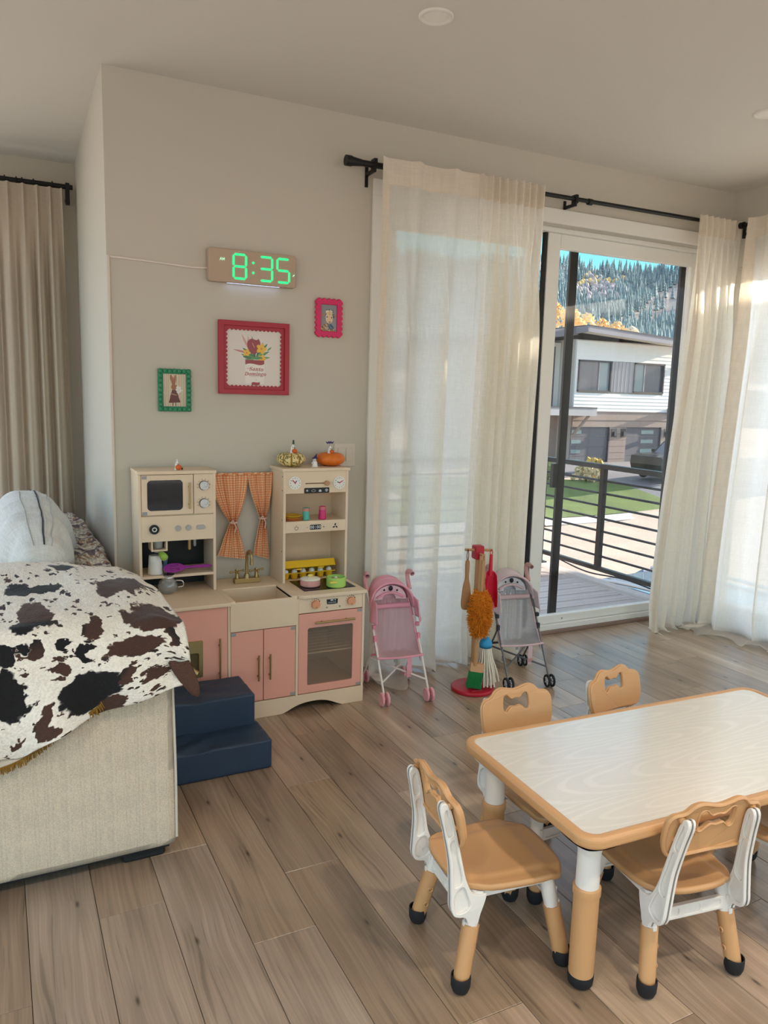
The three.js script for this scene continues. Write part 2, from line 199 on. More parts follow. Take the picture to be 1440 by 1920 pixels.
// ---------------------------------------------------------------- room shell
const CEIL = 2.757, ZW = -3.57, ZO = -3.72;
{ // floor: boards laid towards the back wall, each its own piece over a dark bed
  const floor = struct('floor', [bx(-2.55, 4.39, -0.25, -0.012, ZO, 3.75, 0), bx(-1.1, 0.64, -0.25, -0.012, -5.35, ZO, 0)], mat('#3b2f26', 0.9));
  const PW = 0.1775, L = 1.205, X0 = 0.196;
  const joints = { 0: -2.05, '-2': -1.8, 1: -2.28, 3: -2.033, 2: -1.777, 4: -1.316, 6: -2.319, 5: -1.707, 7: -3.237, 8: -2.664, 12: -2.701, 19: -3.268, 17: -2.946, 16: -2.635, 15: -3.234 };
  const plank = (x, z0, z1, flip, k) => {
    const g = 0.0007, c = 0.0011, a = x + g, b = x + PW - g, e = z0 + g, f = z1 - g, t = 0, lo = -0.012, p = [], uv = [], ix = [];
    const T = [[a + c, t, f - c], [b - c, t, f - c], [b - c, t, e + c], [a + c, t, e + c]], S = [[a, -c, f], [b, -c, f], [b, -c, e], [a, -c, e]], B = S.map(([q, , w]) => [q, lo, w]);
    const quad = (q) => { const o = p.length / 3; for (const w of q) { p.push(...w); let s = (w[0] - x) / PW, r = (w[2] - z0) / L; if (flip & 1) s = 1 - s; if (flip & 2) r = 1 - r; uv.push(s, r); } ix.push(o, o + 1, o + 2, o, o + 2, o + 3); };
    quad(T); for (let i = 0; i < 4; i++) { const j = (i + 1) % 4; quad([S[i], S[j], T[j], T[i]]); quad([B[i], B[j], S[j], S[i]]); }
    const geo = new THREE.BufferGeometry(); geo.setAttribute('position', new THREE.Float32BufferAttribute(p, 3)); geo.setAttribute('uv', new THREE.Float32BufferAttribute(uv, 2)); geo.setIndex(ix);
    return flat(geo.toNonIndexed());
  };
  const rest = [];
  for (let k = -14; k <= 23; k++) {
    const x = X0 + k * PW; let j = joints[k] ?? -2 - 1.2 * hash(k + 40, 2); while (j > -5.3) j -= L;
    const zEnd = x < 0.4 ? -5.2 : x + PW > 1.8 && x < 4.13 ? -3.64 : ZW;
    for (let n = 0; j < 3.6; j += L, n++) {
      const z0 = Math.max(j, zEnd), z1 = Math.min(j + L, 3.6), id = Math.floor(hash(k + 60, n, 8) * 15); if (z1 - z0 < 0.02) continue;
      const x1 = Math.min(x + PW, 4.24); if (x1 - x < PW - 0.02 || (x < -0.94 && z1 < -2.5)) continue;
      const g = plank(x, z0, z1, Math.floor(hash(k, n, 4) * 4), k), seen = z0 < -0.5 && x > -0.9 && !(z1 < -3.6) ;
      if (seen) obj('plank', g, plankMats[id], floor); else rest.push([g, id % 3]);
    }
  }
  for (let m = 0; m < 3; m++) { const o = obj('far_planks', rest.filter((r) => r[1] === m).map((r) => r[0]), plankMats[m], floor); o.userData.kind = 'stuff'; }
  struct('trim_1', bx(1.79, 4.15, 0, 0.022, -3.66, -3.637, 0.003), mat('#8d7468', 0.5)); // wooden threshold strip
}
{
  const hole = (s, x0, x1, y0, y1) => { const h = new THREE.Path(); h.moveTo(x0, y0); h.lineTo(x0, y1); h.lineTo(x1, y1); h.lineTo(x1, y0); h.closePath(); s.holes.push(h); };
  const panel = (a0, a1, holes, t = 0.15) => { const s = poly([[a0, -0.02], [a1, -0.02], [a1, CEIL + 0.02], [a0, CEIL + 0.02]]); for (const h of holes) hole(s, ...h); return new THREE.ExtrudeGeometry(s, { depth: t, bevelEnabled: false }); };
  struct('wall_back', panel(0.455, 4.39, [[1.79, 4.15, -0.0199, 2.41]]).translate(0, 0, ZO), M.wall);
  { const s = poly([[0.455, -3.72], [0.62, -3.72], [0.64, -5.2], [0.492, -5.2]]); struct('wall_return', new THREE.ExtrudeGeometry(s, { depth: CEIL + 0.02, bevelEnabled: false }).rotateX(Math.PI / 2).translate(0, CEIL, 0), M.wall); }
  struct('wall_alcove', panel(-1.1, 0.64, [[-0.88, 0.22, 0.3, 2.4]]).translate(0, 0, -5.35), M.wall);
  struct('wall_right', panel(-3.72, 3.75, [[-3.5, -1.2, 0.06, 2.3], [-0.7, 1.2, 0.2, 2.5], [1.5, 3.3, 0.2, 2.5]]).rotateY(-Math.PI / 2).translate(4.39, 0, 0), M.wall);
  struct('wall_left', panel(-2.65, 3.75, [[-2.4, 3.3, 0.1, 2.6]]).rotateY(-Math.PI / 2).translate(-2.4, 0, 0), M.wall); struct('wall_alcove_left', panel(-5.35, -2.5, [[-5.15, -2.65, 0.1, 2.7]]).rotateY(-Math.PI / 2).translate(-0.95, 0, 0), M.wall); struct('wall_stub', panel(-2.55, -1.1, []).translate(0, 0, -2.65), M.wall);
  struct('wall_front', panel(-2.55, 4.39, [[-2.2, 0.3, 0.2, 2.5], [0.6, 4.0, 0.2, 2.5]]).translate(0, 0, 3.6), M.wall);
  struct('ceiling', [bx(-2.55, 4.39, CEIL, CEIL + 0.2, ZO, 3.75, 0), bx(-1.1, 0.64, CEIL, CEIL + 0.2, -5.35, ZO, 0)], M.ceil);
  // casing round the patio door
  struct('trim_2', [bx(1.70, 1.79, 0, 2.41, ZW, ZW + 0.018, 0.003), bx(1.70, 4.235, 2.41, 2.485, ZW, ZW + 0.02, 0.003), bx(4.15, 4.235, 0, 2.41, ZW, ZW + 0.018, 0.003)], M.trim);
}
{ // sliding patio door: a fixed leaf behind the curtain, a sliding leaf, a screen door outside
  const door = new THREE.Group(); door.name = 'door_1'; door.userData.kind = 'structure'; scene.add(door);
  obj('door_frame', [bx(1.79, 1.83, 0.02, 2.41, -3.8, -3.645, 0.003), bx(4.107, 4.15, 0.02, 2.41, -3.8, -3.645, 0.003), bx(1.83, 4.107, 2.385, 2.41, -3.8, -3.64, 0.003), bx(1.83, 4.107, 0.0, 0.022, -3.8, -3.66, 0.002), bx(1.83, 4.107, 0.022, 0.057, -3.8, -3.645, 0.004)], M.vinyl, door);
  const leaf = (name, x0, x1, z, y1) => {
    const f = obj(name, [bx(x0, x0 + 0.09, 0.058, y1, z - 0.045, z, 0.004), bx(x1 - 0.09, x1, 0.058, y1, z - 0.045, z, 0.004), bx(x0 + 0.09, x1 - 0.09, y1 - 0.08, y1, z - 0.045, z, 0.004), bx(x0 + 0.09, x1 - 0.09, 0.058, 0.109, z - 0.045, z, 0.004)], M.vinyl, door);
    obj('pane', new THREE.PlaneGeometry(x1 - x0 - 0.176, y1 - 0.185).translate((x0 + x1) / 2, (y1 + 0.025) / 2, z - 0.025), M.glass, f); return f;
  };
  const l2 = leaf('sliding_leaf', 2.866, 4.105, -3.668, 2.385);
  obj('screw', disc(0.006, 0.004, 3.14, 0.083, -3.667, 12), M.chrome, l2);
  leaf('fixed_leaf', 1.83, 2.86, -3.725, 2.385);
  obj('gasket', [bx(2.846, 2.862, 0.06, 2.385, -3.7, -3.672, 0.001), bx(2.79, 2.812, 0.06, 2.385, -3.724, -3.715, 0.001)], M.gasket, door);
  const sc = obj('screen_frame', [bx(3.12, 3.178, 0.03, 2.37, -3.79, -3.77, 0.002), bx(4.035, 4.1, 0.03, 2.37, -3.79, -3.77, 0.002), bx(3.178, 4.035, 2.33, 2.37, -3.79, -3.77, 0.002), bx(3.178, 4.035, 0.03, 0.07, -3.79, -3.77, 0.002)], M.darkMetal, door);
  obj('screen_handle', [bx(3.085, 3.13, 0.9, 1.05, -3.8, -3.768, 0.005)], M.black, sc);
  obj('insect_screen', new THREE.PlaneGeometry(0.857, 2.26).translate(3.6065, 1.2, -3.78), mat('#2a2c30', 0.8, { transparent: true, opacity: 0.1 }), sc);
}
function windowUnit(n, build) { const w = new THREE.Group(); w.name = 'window_' + n; w.userData.kind = 'structure'; scene.add(w); build(w); }
windowUnit(1, (w) => { // right wall, behind the sheer curtain
  const f = obj('window_frame', [bx(4.29, 4.35, 0.06, 2.3, -3.5, -3.44, 0.003), bx(4.29, 4.35, 0.06, 2.3, -1.28, -1.2, 0.003), bx(4.29, 4.35, 2.24, 2.3, -3.44, -1.28, 0.003), bx(4.29, 4.35, 0.06, 0.13, -3.44, -1.28, 0.003), bx(4.29, 4.35, 0.13, 2.24, -2.29, -2.19, 0.003)], M.vinyl, w);
  obj('pane', new THREE.PlaneGeometry(1.17, 2.12).rotateY(-Math.PI / 2).translate(4.32, 1.185, -2.865), M.clear, f); obj('pane', new THREE.PlaneGeometry(0.92, 2.12).rotateY(-Math.PI / 2).translate(4.32, 1.185, -1.735), M.clear, f);
});
windowUnit(2, (w) => { // alcove window behind and beside the drape
  const f = obj('window_frame', [bx(-0.88, -0.82, 0.3, 2.4, -5.3, -5.24, 0.003), bx(0.16, 0.22, 0.3, 2.4, -5.3, -5.24, 0.003), bx(-0.82, 0.16, 2.34, 2.4, -5.3, -5.24, 0.003), bx(-0.82, 0.16, 0.3, 0.36, -5.3, -5.24, 0.003)], M.vinyl, w);
  obj('pane', new THREE.PlaneGeometry(0.98, 1.98).translate(-0.33, 1.35, -5.27), M.clear, f);
});
{ // recessed ceiling lamps: two in view, the rest unseen, added behind the camera as fill light
  const spots = [[1.438, -2.536], [3.198, -2.559], [-0.8, -0.1], [1.438, -0.1], [3.198, -0.1], [-0.8, 2.0], [1.438, 2.0], [3.198, 2.0]];
  const where = ['over the play kitchen side', 'at the right edge near the window corner'];
  const lit = mat('#f0eae0', 0.7, { emissive: '#ffeeda', emissiveIntensity: 0.6 });
  let proto;
  spots.forEach(([x, z], i) => {
    const label = 'round white recessed ceiling lamp ' + (where[i] ?? 'added unseen behind the camera for fill light');
    if (!proto) {
      proto = thing('ceiling_lamp', label, 'ceiling lamp', [x, CEIL, z]);
      obj('trim_ring', lathe([[0.044, -0.001], [0.05, -0.006], [0.056, -0.008], [0.061, -0.005], [0.062, 0]], 40), mat('#e8e2d8', 0.5, { side: THREE.DoubleSide }), proto);
      obj('lamp_diffuser', cyl(0.046, 0.046, 0.002, 0, -0.0015, 0, 36), mat('#f0eae0', 0.7, { emissive: '#ffeeda', emissiveIntensity: 0.0 }), proto);
    } else { const c = dup(proto, label, [x, CEIL, z]); if (i > 1) { c.userData.group = 'added fill lamps behind the camera'; c.children[1].material = lit; } }
    if (i < 2) return; // the row by the window is switched off
    const s = new THREE.SpotLight(new THREE.Color().setRGB(1, 0.9, 0.78), FILL_LAMP, 0, 1.25, 0.9, 2); s.name = 'added_fill_spot'; s.position.set(x, CEIL - 0.02, z); s.target.position.set(x, 0, z); s.shadow.radius = 3; s.castShadow = true; scene.add(s, s.target);
  });
}
// ---------------------------------------------------------------- curtains and rods
function curtainRod(label, pts, r, ends) {
  const t = thing('curtain_rod', label, 'curtain rod');
  obj('pole', rod(V(...pts[0]), V(...pts[1]), r, r, 16), M.black, t); ends(t); return t;
}
curtainRod('long black curtain rod above the patio door', [[1.56, 2.522, -3.48], [4.14, 2.536, -3.48]], 0.0115, (t) => {
  obj('pole_sleeve', rod(V(1.6, 2.522, -3.48), V(2.3, 2.526, -3.48), 0.0145, 0.0145, 16), M.black, t);
  obj('finial', [rod(V(1.515, 2.522, -3.48), V(1.545, 2.522, -3.48), 0.024, 0.024, 20), rod(V(1.545, 2.522, -3.48), V(1.6, 2.522, -3.48), 0.022, 0.015, 20)], M.black, t);
  for (const x of [1.665, 2.885, 4.13]) obj('bracket', [bx(x - 0.008, x + 0.008, 2.44, 2.535, -3.57, -3.562), bx(x - 0.007, x + 0.007, 2.49, 2.506, -3.565, -3.47), bx(x - 0.009, x + 0.009, 2.505, 2.55, -3.502, -3.462)], M.black, t);
  obj('clamp', rod(V(2.975, 2.527, -3.48), V(3.0, 2.527, -3.48), 0.017, 0.017, 16), M.black, t);
});
curtainRod('black curtain rod over the right-hand window near the corner', [[4.15, 2.53, -3.43], [4.15, 2.53, -0.8]], 0.0115, (t) => {
  obj('finial', rod(V(4.15, 2.53, -3.44), V(4.15, 2.53, -3.41), 0.02, 0.02, 16), M.black, t);
  obj('bracket', [bx(4.142, 4.158, 2.45, 2.53, -3.415, -3.4), bx(4.15, 4.24, 2.47, 2.485, -3.415, -3.4)], M.black, t);
});
curtainRod('black curtain rod in the left alcove above the thick drape', [[0.47, 2.6, -5.1], [-0.9, 2.6, -5.1]], 0.014, (t) => {
  obj('bracket', [bx(0.43, 0.452, 2.5, 2.62, -5.12, -5.08), bx(0.434, 0.448, 2.53, 2.55, -5.2, -5.1)], M.black, t);
  for (let i = 0; i < 7; i++) obj('ring', new THREE.TorusGeometry(0.018, 0.004, 6, 16).rotateY(Math.PI / 2).translate(0.36 - [0, 0.1, 0.16, 0.19, 0.25, 0.31, 0.37][i], 2.6, -5.1), M.black, t);
});
// a hanging cloth: along(u, h) gives the place of the fabric across the rod at height share h (0 top, 1 floor), fold(u, h) its depth
function drape(name, label, o) {
  const t = thing(name, label, 'curtain', [0, 0, 0]);
  const H = o.top, at = (u, v) => {
    const hem = o.puddle ?? 0, vb = 1 - hem; let h = Math.min(1, v / vb), y = lerp(H, 0.012, h), a = o.along(u, h), d = o.fold(u, h);
    if (v > vb) { const k = (v - vb) / hem; y = 0.012 + 0.02 * Math.abs(Math.sin(u * 23 + k * 4)) * (1 - k) + 0.014 * (0.5 + 0.5 * Math.sin(u * 57 + 3 * k)) * k; d += (o.tail ? o.tail(u) * k : 0) + (o.spread ?? 0.1) * k * (0.55 + 0.45 * Math.sin(u * 11 + 1.3)) + 0.012 * Math.sin(u * 40) * k; a += 0.03 * k * Math.sin(u * 17); }
    else if (h > 0.93) d += 0.02 * smooth(0.93, 1, h) * Math.sin(u * 31);
    return o.place(a, y, d);
  };
  const split = o.hem / (H);
  const body = obj('panel', sheet((u, v) => at(u, lerp(split * 0.96, 1, v)), o.nu ?? 260, 70, o.width * 4, H * 4), o.m ?? M.curtain, t);
  obj('header_band', sheet((u, v) => { const p = at(u, v * split); return p; }, o.nu ?? 260, 8, o.width * 2, 0.2), o.mh ?? M.curtainHem, t);
  if (o.edge) for (const [ua, ub] of o.edge) obj('side_hem', sheet((u, v) => { const q = at(lerp(ua, ub, u), lerp(split, 0.985, v)); const e = o.nudge ?? [0, 0, 0.003]; return [q[0] + e[0], q[1], q[2] + e[2]]; }, 8, 60, 0.06, H * 2), M.curtainHem, t);
  return t;
}
const pinch = (u, n, k = 3) => Math.pow(0.5 + 0.5 * Math.cos(2 * Math.PI * n * u), k);
drape('sheer_curtain', 'wide sheer linen curtain left of the open door strip, behind the pink doll stroller', {
  top: 2.55, hem: 0.115, width: 1.5, puddle: 0.04, spread: 0.09, nu: 340,
  along: (u, h) => { const g = u < 0.45 ? lerp(0, 0.62, u / 0.45) : lerp(0.62, 1, (u - 0.45) / 0.55); return lerp(1.676, 1.662, h) + g * lerp(0.96, 0.905 - 0.03 * Math.sin(h * 3), h) + smooth(0.03, 0.4, h) * (u < 0.45 ? 0.016 * Math.sin((u + 0.018 * Math.sin(u * 19 + 1)) * 2 * Math.PI * 7 + 3.4) : 0.021 * smooth(0.45, 0.52, u) * smooth(1, 0.96, u) * Math.sin((u + 0.018 * Math.sin(u * 19 + 1) + 0.008 * h * Math.sin(u * 41)) * 2 * Math.PI * 9.5 + 1.9)); },
  fold: (u, h) => {
    const top = 0.01 + 0.008 * Math.sin(u * 2 * Math.PI * 3) + (u > 0.42 ? 0.034 * (pinch(u * 1.02, 14, 2) - 0.2) : 0.03 * pinch(u + 0.01, 6.3, 5));
    const w = u + 0.018 * Math.sin(u * 19 + 1) + 0.008 * h * Math.sin(u * 41), low = u < 0.45 ? 0.02 * Math.sin(w * 2 * Math.PI * 4.4 + 0.6) + 0.016 * Math.sin(w * 2 * Math.PI * 7 + 2) + 0.03 * Math.exp(-Math.pow((u - 0.1) / 0.02, 2)) + 0.03 * Math.exp(-Math.pow((u - 0.27) / 0.018, 2)) : 0.058 * Math.sin(w * 2 * Math.PI * 9.5 + 0.4) + 0.02 * Math.sin(w * 2 * Math.PI * 19 + 1.2) + 0.008 * Math.sin(w * 2 * Math.PI * 31);
    return lerp(top, low * (1 + 0.5 * h), smooth(0.02, 0.35, h)) + 0.035 * h * smooth(0.3, 0.6, u) + 0.03 * smooth(0, 0.3, h);
  },
  place: (a, y, d) => [a, y, -3.443 + d], edge: [[0.0, 0.035]], tail: (u) => 0.17 * Math.exp(-Math.pow((u - 0.05) / 0.035, 2)),
});
drape('sheer_curtain', 'sheer linen curtain gathered between the sliding door glass and the room corner', {
  top: 2.555, hem: 0.115, width: 1.3, puddle: 0.03, spread: 0.06, nu: 240,
  along: (u, h) => lerp(lerp(3.795, 4.15, u), lerp(3.63, 4.14, u), smooth(0.05, 1, h)) + smooth(0.03, 0.4, h) * 0.022 * smooth(0, 0.08, u) * smooth(1, 0.92, u) * Math.sin((u + 0.02 * Math.sin(u * 15) + 0.01 * h * Math.sin(u * 33)) * 2 * Math.PI * 5.5 + 2.5),
  fold: (u, h) => { const w = u + 0.02 * Math.sin(u * 15) + 0.01 * h * Math.sin(u * 33); return lerp(0.03 * (pinch(u, 7, 3) - 0.3), 0.045 * Math.sin(w * 2 * Math.PI * 5.5 + 1) + 0.02 * Math.sin(w * 2 * Math.PI * 12 + 0.8), smooth(0.02, 0.3, h)) * (1 - 0.35 * u) + 0.02 * h; },
  place: (a, y, d) => [a, y, -3.443 + d], edge: [[0, 0.03]],
});
drape('sheer_curtain', 'sheer linen curtain over the right-hand window with a sunlit band near its top', {
  top: 2.555, hem: 0.115, width: 3.2, puddle: 0.05, spread: 0.18, nu: 420,
  along: (u, h) => lerp(-3.345, -0.95, u) + 0.03 * h * Math.sin(u * 9) - 0.05 * smooth(0.1, 0.9, h) * (1 - u) + smooth(0.03, 0.4, h) * 0.035 * smooth(0, 0.05, u) * Math.sin((u + 0.01 * Math.sin(u * 23) + 0.006 * h * Math.sin(u * 37)) * 2 * Math.PI * 13 + 3.9),
  fold: (u, h) => { const w = u + 0.01 * Math.sin(u * 23) + 0.006 * h * Math.sin(u * 37); return lerp(0.03 * (pinch(u, 17, 3) - 0.3), 0.034 * Math.sin(w * 2 * Math.PI * 13 + 2.4) + 0.014 * Math.sin(w * 2 * Math.PI * 27), smooth(0.02, 0.3, h)) + 0.05 * h; },
  place: (a, y, d) => [4.117 - d, y, a], edge: [[0, 0.02]], nudge: [-0.003, 0, 0],
});
drape('thick_drape', 'thick beige pleated drape hanging in the alcove behind the sofa', {
  top: 2.575, hem: 0.14, width: 1.6, nu: 260, m: M.curtainThick, mh: M.curtainThick,
  along: (u, h) => lerp(lerp(-0.12, 0.405, u), lerp(-0.14, 0.425, u), h),
  fold: (u, h) => { const w = Math.pow(u, 1.35) + 0.012 * Math.sin(u * 17); return lerp(0.03 * (pinch(Math.pow(u, 1.4), 6, 4) - 0.2), 0.05 * Math.sin(w * 2 * Math.PI * 5.6 + 2.6) * (1.15 - 0.6 * u) + 0.012 * Math.sin(w * 2 * Math.PI * 11 + 1), smooth(0.03, 0.25, h)); },
  place: (a, y, d) => [a, y, -5.05 + d],
});

// ---------------------------------------------------------------- sofa and what lies on it
{
  const t = thing('sofa', 'large oatmeal linen sofa seen from its arm end, at the left edge', 'sofa', [0, 0, 0]);
  const soft = (g, s = 8) => uvBox(g, s);
  const tilt = (g) => swell(g, (v) => { const k = (v.y - 0.04) / 0.7, n = 0.004 * Math.sin(v.x * 9) * Math.sin(v.y * 7); if (v.z > -2.3) v.z += n - 0.012 * k * k; if (v.x > 0.43) v.x += 0.004 * Math.sin(v.y * 8) - 0.006 * k; });
  obj('arm', soft(tilt(softBx(-0.8, 0.452, 0.042, 0.745, -2.85, -2.245, 0.02, 50)), 8), M.sofa, t);
  obj('backrest', soft(bx(0.30, 0.45, 0.042, 0.58, -4.9, -2.85, 0.03, 4), 8), M.sofa, t);
  obj('base', soft(bx(-0.8, 0.29, 0.042, 0.28, -4.9, -2.85, 0.02, 3), 8), M.sofa, t);
  obj('seat_cushion', soft(bx(-0.8, 0.29, 0.28, 0.44, -3.86, -2.86, 0.05, 4), 8), M.sofa, t); obj('seat_cushion', soft(bx(-0.8, 0.29, 0.28, 0.44, -4.88, -3.87, 0.05, 4), 8), M.sofa, t);
  obj('piping', [tube([[0.45, 0.07, -2.25], [0.449, 0.3, -2.249], [0.445, 0.58, -2.258]], 0.004, 20, 6)], mat('#cfc4b4', 0.9), t);
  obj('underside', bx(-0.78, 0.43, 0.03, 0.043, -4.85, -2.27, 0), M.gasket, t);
  for (const [x, z] of [[0.36, -2.33], [-0.7, -2.33], [0.36, -4.8], [-0.7, -4.8]]) obj('foot', bx(x - 0.07, x + 0.06, 0, 0.04, z - 0.06, z + 0.055, 0.012), M.rubber, t);
}
const wrinkle = (x, y, s = 0) => fbm(x + 50, y + 50, 1e5, 1e5, 3, s) - 0.5;
{ // big linen back cushion: a long pillow lying along the back, with a zip placket
  const t = thing('back_cushion', 'big pale grey linen back cushion with a dark zip seam on top', 'cushion', [0, 0, 0]);
  const at = (u, v, lift = 0) => { // u round the section, v along the sofa
    const a = u * 2 * Math.PI, s = Math.sin(Math.PI * clamp(v, 0.001, 0.999)), e = Math.pow(s, 0.34), c = Math.cos(a), q = Math.sin(a), pw = (x, p) => Math.sign(x) * Math.pow(Math.abs(x), p);
    const n = 0.03 * wrinkle(u * 9, v * 16, 3) + 0.012 * Math.sin(v * 34 + 5 * wrinkle(u * 3, v * 3, 5)) * Math.pow(Math.abs(c), 0.5), rx = (0.165 + n + lift) * e, ry = (0.25 + n + lift) * Math.pow(e, 0.8) * (0.9 + 0.1 * v);
    return [0.115 + 0.02 * (1 - v) + rx * pw(c, 0.75), 0.69 + 0.02 * v + ry * pw(q, 0.85) * (1 - 0.06 * c), lerp(-3.16, -4.55, v)];
  };
  obj('cover', sheet((u, v) => at(u, v), 90, 90, 3, 4), M.cushion, t);
  const seam = (u0, r, m, name) => obj(name, tube(Array.from({ length: 26 }, (_, i) => at(u0 + 0.002 * Math.sin(i * 0.7), 0.05 + 0.86 * i / 25, 0.002)), r, 60, 5), m, t);
  seam(0.232, 0.0035, mat('#3a3b3e', 0.8), 'zip'); seam(0.222, 0.003, M.cushion, 'seam'); seam(0.272, 0.0022, mat('#b9bbb8', 0.9), 'seam'); seam(0.19, 0.0022, mat('#c4c6c3', 0.9), 'seam');
}
{ // knitted zigzag roll wedged between the cushion and the return wall
  const t = thing('knit_bolster', 'wavy striped knit throw rolled along the sofa back by the wall corner', 'throw', [0, 0, 0]);
  const at = (u, v) => { const a = u * 2 * Math.PI, s = Math.pow(Math.sin(Math.PI * clamp(v, 0.002, 0.998)), 0.22), n = 0.008 * Math.sin(v * 95 + 2 * Math.sin(u * 20)) + 0.03 * wrinkle(u * 6, v * 12, 8), c = Math.cos(a), q = Math.sin(a), pw = (x, p) => Math.sign(x) * Math.pow(Math.abs(x), p); return [0.352 + (0.075 + n) * s * pw(c, 0.8), 0.662 + (0.072 + n) * s * pw(q, 0.8) - 0.02 * v, lerp(-2.92, -5.02, v)]; };
  obj('roll', sheet(at, 56, 160, 1, 3), M.zigzag, t);

}
{ // cow-hide throw over the arm end: from the sofa back, over the crest, down the front, its hem cut on the diagonal
  const t = thing('cowhide_blanket', 'plush blanket with brown and black cow spots draped over the sofa arm', 'blanket', [0, 0, 0]);
  const prof = (x) => { // a curve in (z, y) from the back to the hem for a place x across
    const r = smooth(-0.4, 0.45, x), c = 0.03 * smooth(0.05, -0.4, x), e = smooth(0.2, 0.47, x), hem = lerp(0.33, 0.60, Math.pow(clamp((x + 0.35) / 0.85, 0, 1), 0.85)) - 0.03 * Math.exp(-Math.pow((x - 0.02) / 0.05, 2));
    return [[-3.3 + 0.1 * r, 0.74 - 0.02 * e], [-3.14, 0.772 - c - 0.03 * e], [-2.95, 0.797 - c - 0.045 * e], [-2.68, 0.792 - c - 0.02 * e], [-2.42, 0.785 - c], [-2.275, 0.772 - c], [-2.222, 0.712], [-2.21, lerp(0.69, hem, 0.25)], [-2.207, lerp(0.69, hem, 0.6)], [-2.207, hem]];
  };
  const at = (u, v) => {
    let x = lerp(-0.45, 0.475, u); const P = prof(x), f = v * (P.length - 1), i = Math.min(P.length - 2, Math.floor(f)), k = f - i, g = (j) => P[clamp(j, 0, P.length - 1)], cr = (c) => { const a = g(i - 1)[c], b = g(i)[c], d = g(i + 1)[c], e = g(i + 2)[c]; return 0.5 * (2 * b + (d - a) * k + (2 * a - 5 * b + 4 * d - e) * k * k + (3 * b - a - 3 * d + e) * k * k * k); };
    let z = cr(0), y = cr(1); const top = 1 - smooth(0.55, 0.7, v), low = smooth(0.6, 1, v);
    y += top * (0.02 * Math.sin(x * 9 + v * 7 + 0.4) * Math.sin(v * 9) * 0.6 + 0.03 * wrinkle(x * 7, v * 9, 2)); z += low * (0.014 * Math.sin(x * 30 + 2 * Math.sin(v * 5)) * v + 0.016 * Math.sin((x * 0.8 - v * 0.55) * 26 + 1) + 0.02) + 0.012 * wrinkle(x * 9, v * 14, 4);
    const side = smooth(0.93, 1.0, u); // the right edge rolls over the side
    x += side * 0.012; y -= side * 0.03 * (1 - low);
    return [x, y, z];
  };
  obj('fleece', thick(at, 150, 150, 0.014, 1, 1), M.cow, t);
  // the corner that hangs free beside the arm
  const tip = (u, v) => { const w = 0.062 * (1 - 0.55 * v * v), k = Math.sqrt(Math.max(0, 1 - Math.pow((v - 0.4) / 0.61, 6))); return [0.452 + 0.05 * v + (u - 0.5) * w * k, lerp(0.655, 0.545, v), -2.2 + 0.02 * v + 0.012 * Math.sin(u * 3.1) * k]; };
  obj('corner_flap', thick(tip, 14, 20, 0.02, 0.08, 0.2), mat('#5a3d30', 0.95, { bumpMap: furBump, bumpScale: 0.004 }), t);
}
{
  const t = thing('quilt', 'flowered quilt with mustard fringe peeping out below the cow blanket', 'quilt', [0, 0, 0]);
  const hem = (x) => lerp(0.405, 0.505, smooth(-0.05, 0.23, x)) , at = (u, v) => { const x = lerp(-0.06, 0.235, u), e = Math.pow(Math.sin(Math.PI * clamp(0.5 + u * 0.5, 0, 1)), 0.5); const y = lerp(0.56, hem(x) + 0.05 * (1 - e) , v); return [x, y, -2.226 + 0.012 * v + 0.004 * Math.sin(x * 40)]; };
  obj('cloth', thick(at, 40, 14, 0.006, 1.2, 0.6), M.floral, t);
  const fr = []; const r = mulberry(9); for (let i = 0; i < 150; i++) { const u = i / 149, p = at(Math.min(u, 1), 1); fr.push(rod(V(p[0], p[1] + 0.004, p[2]), V(p[0] + (r() - 0.5) * 0.01 + (u > 0.93 ? 0.008 : 0), p[1] - 0.013 - 0.006 * r(), p[2] + (r() - 0.3) * 0.008), 0.0022, 0.0012, 4)); }
  obj('fringe', fr, M.mustard, t).userData.kind = 'stuff';
}
{ // padded toddler steps
  const t = thing('foam_step', 'navy vinyl foam toddler steps in front of the play kitchen', 'step stool', [0.7, 0, -2.86], 0);
  const pad = (x0, x1, y0, y1, z0, z1, s) => uvBox(swell(softBx(x0, x1, y0, y1, z0, z1, 0.01, 60), (v) => { const up = smooth(y1 - 0.02, y1, v.y); v.y += up * (0.006 * wrinkle(v.x * 14, v.z * 30, s) + 0.005 * Math.sin(v.z * 60 + 4 * Math.sin(v.x * 9 + s)) * smooth(0.2, -0.2, v.x) - 0.008); v.z += 0.003 * wrinkle(v.x * 10, v.y * 20, s + 2); }), 4);
  obj('lower_step', (pad(-0.24, 0.205, 0, 0.125, -0.02, 0.178, 1)), M.navy, t);
  obj('upper_step', (pad(-0.24, 0.188, 0, 0.25, -0.215, 0.012, 4)), M.navy, t);
}
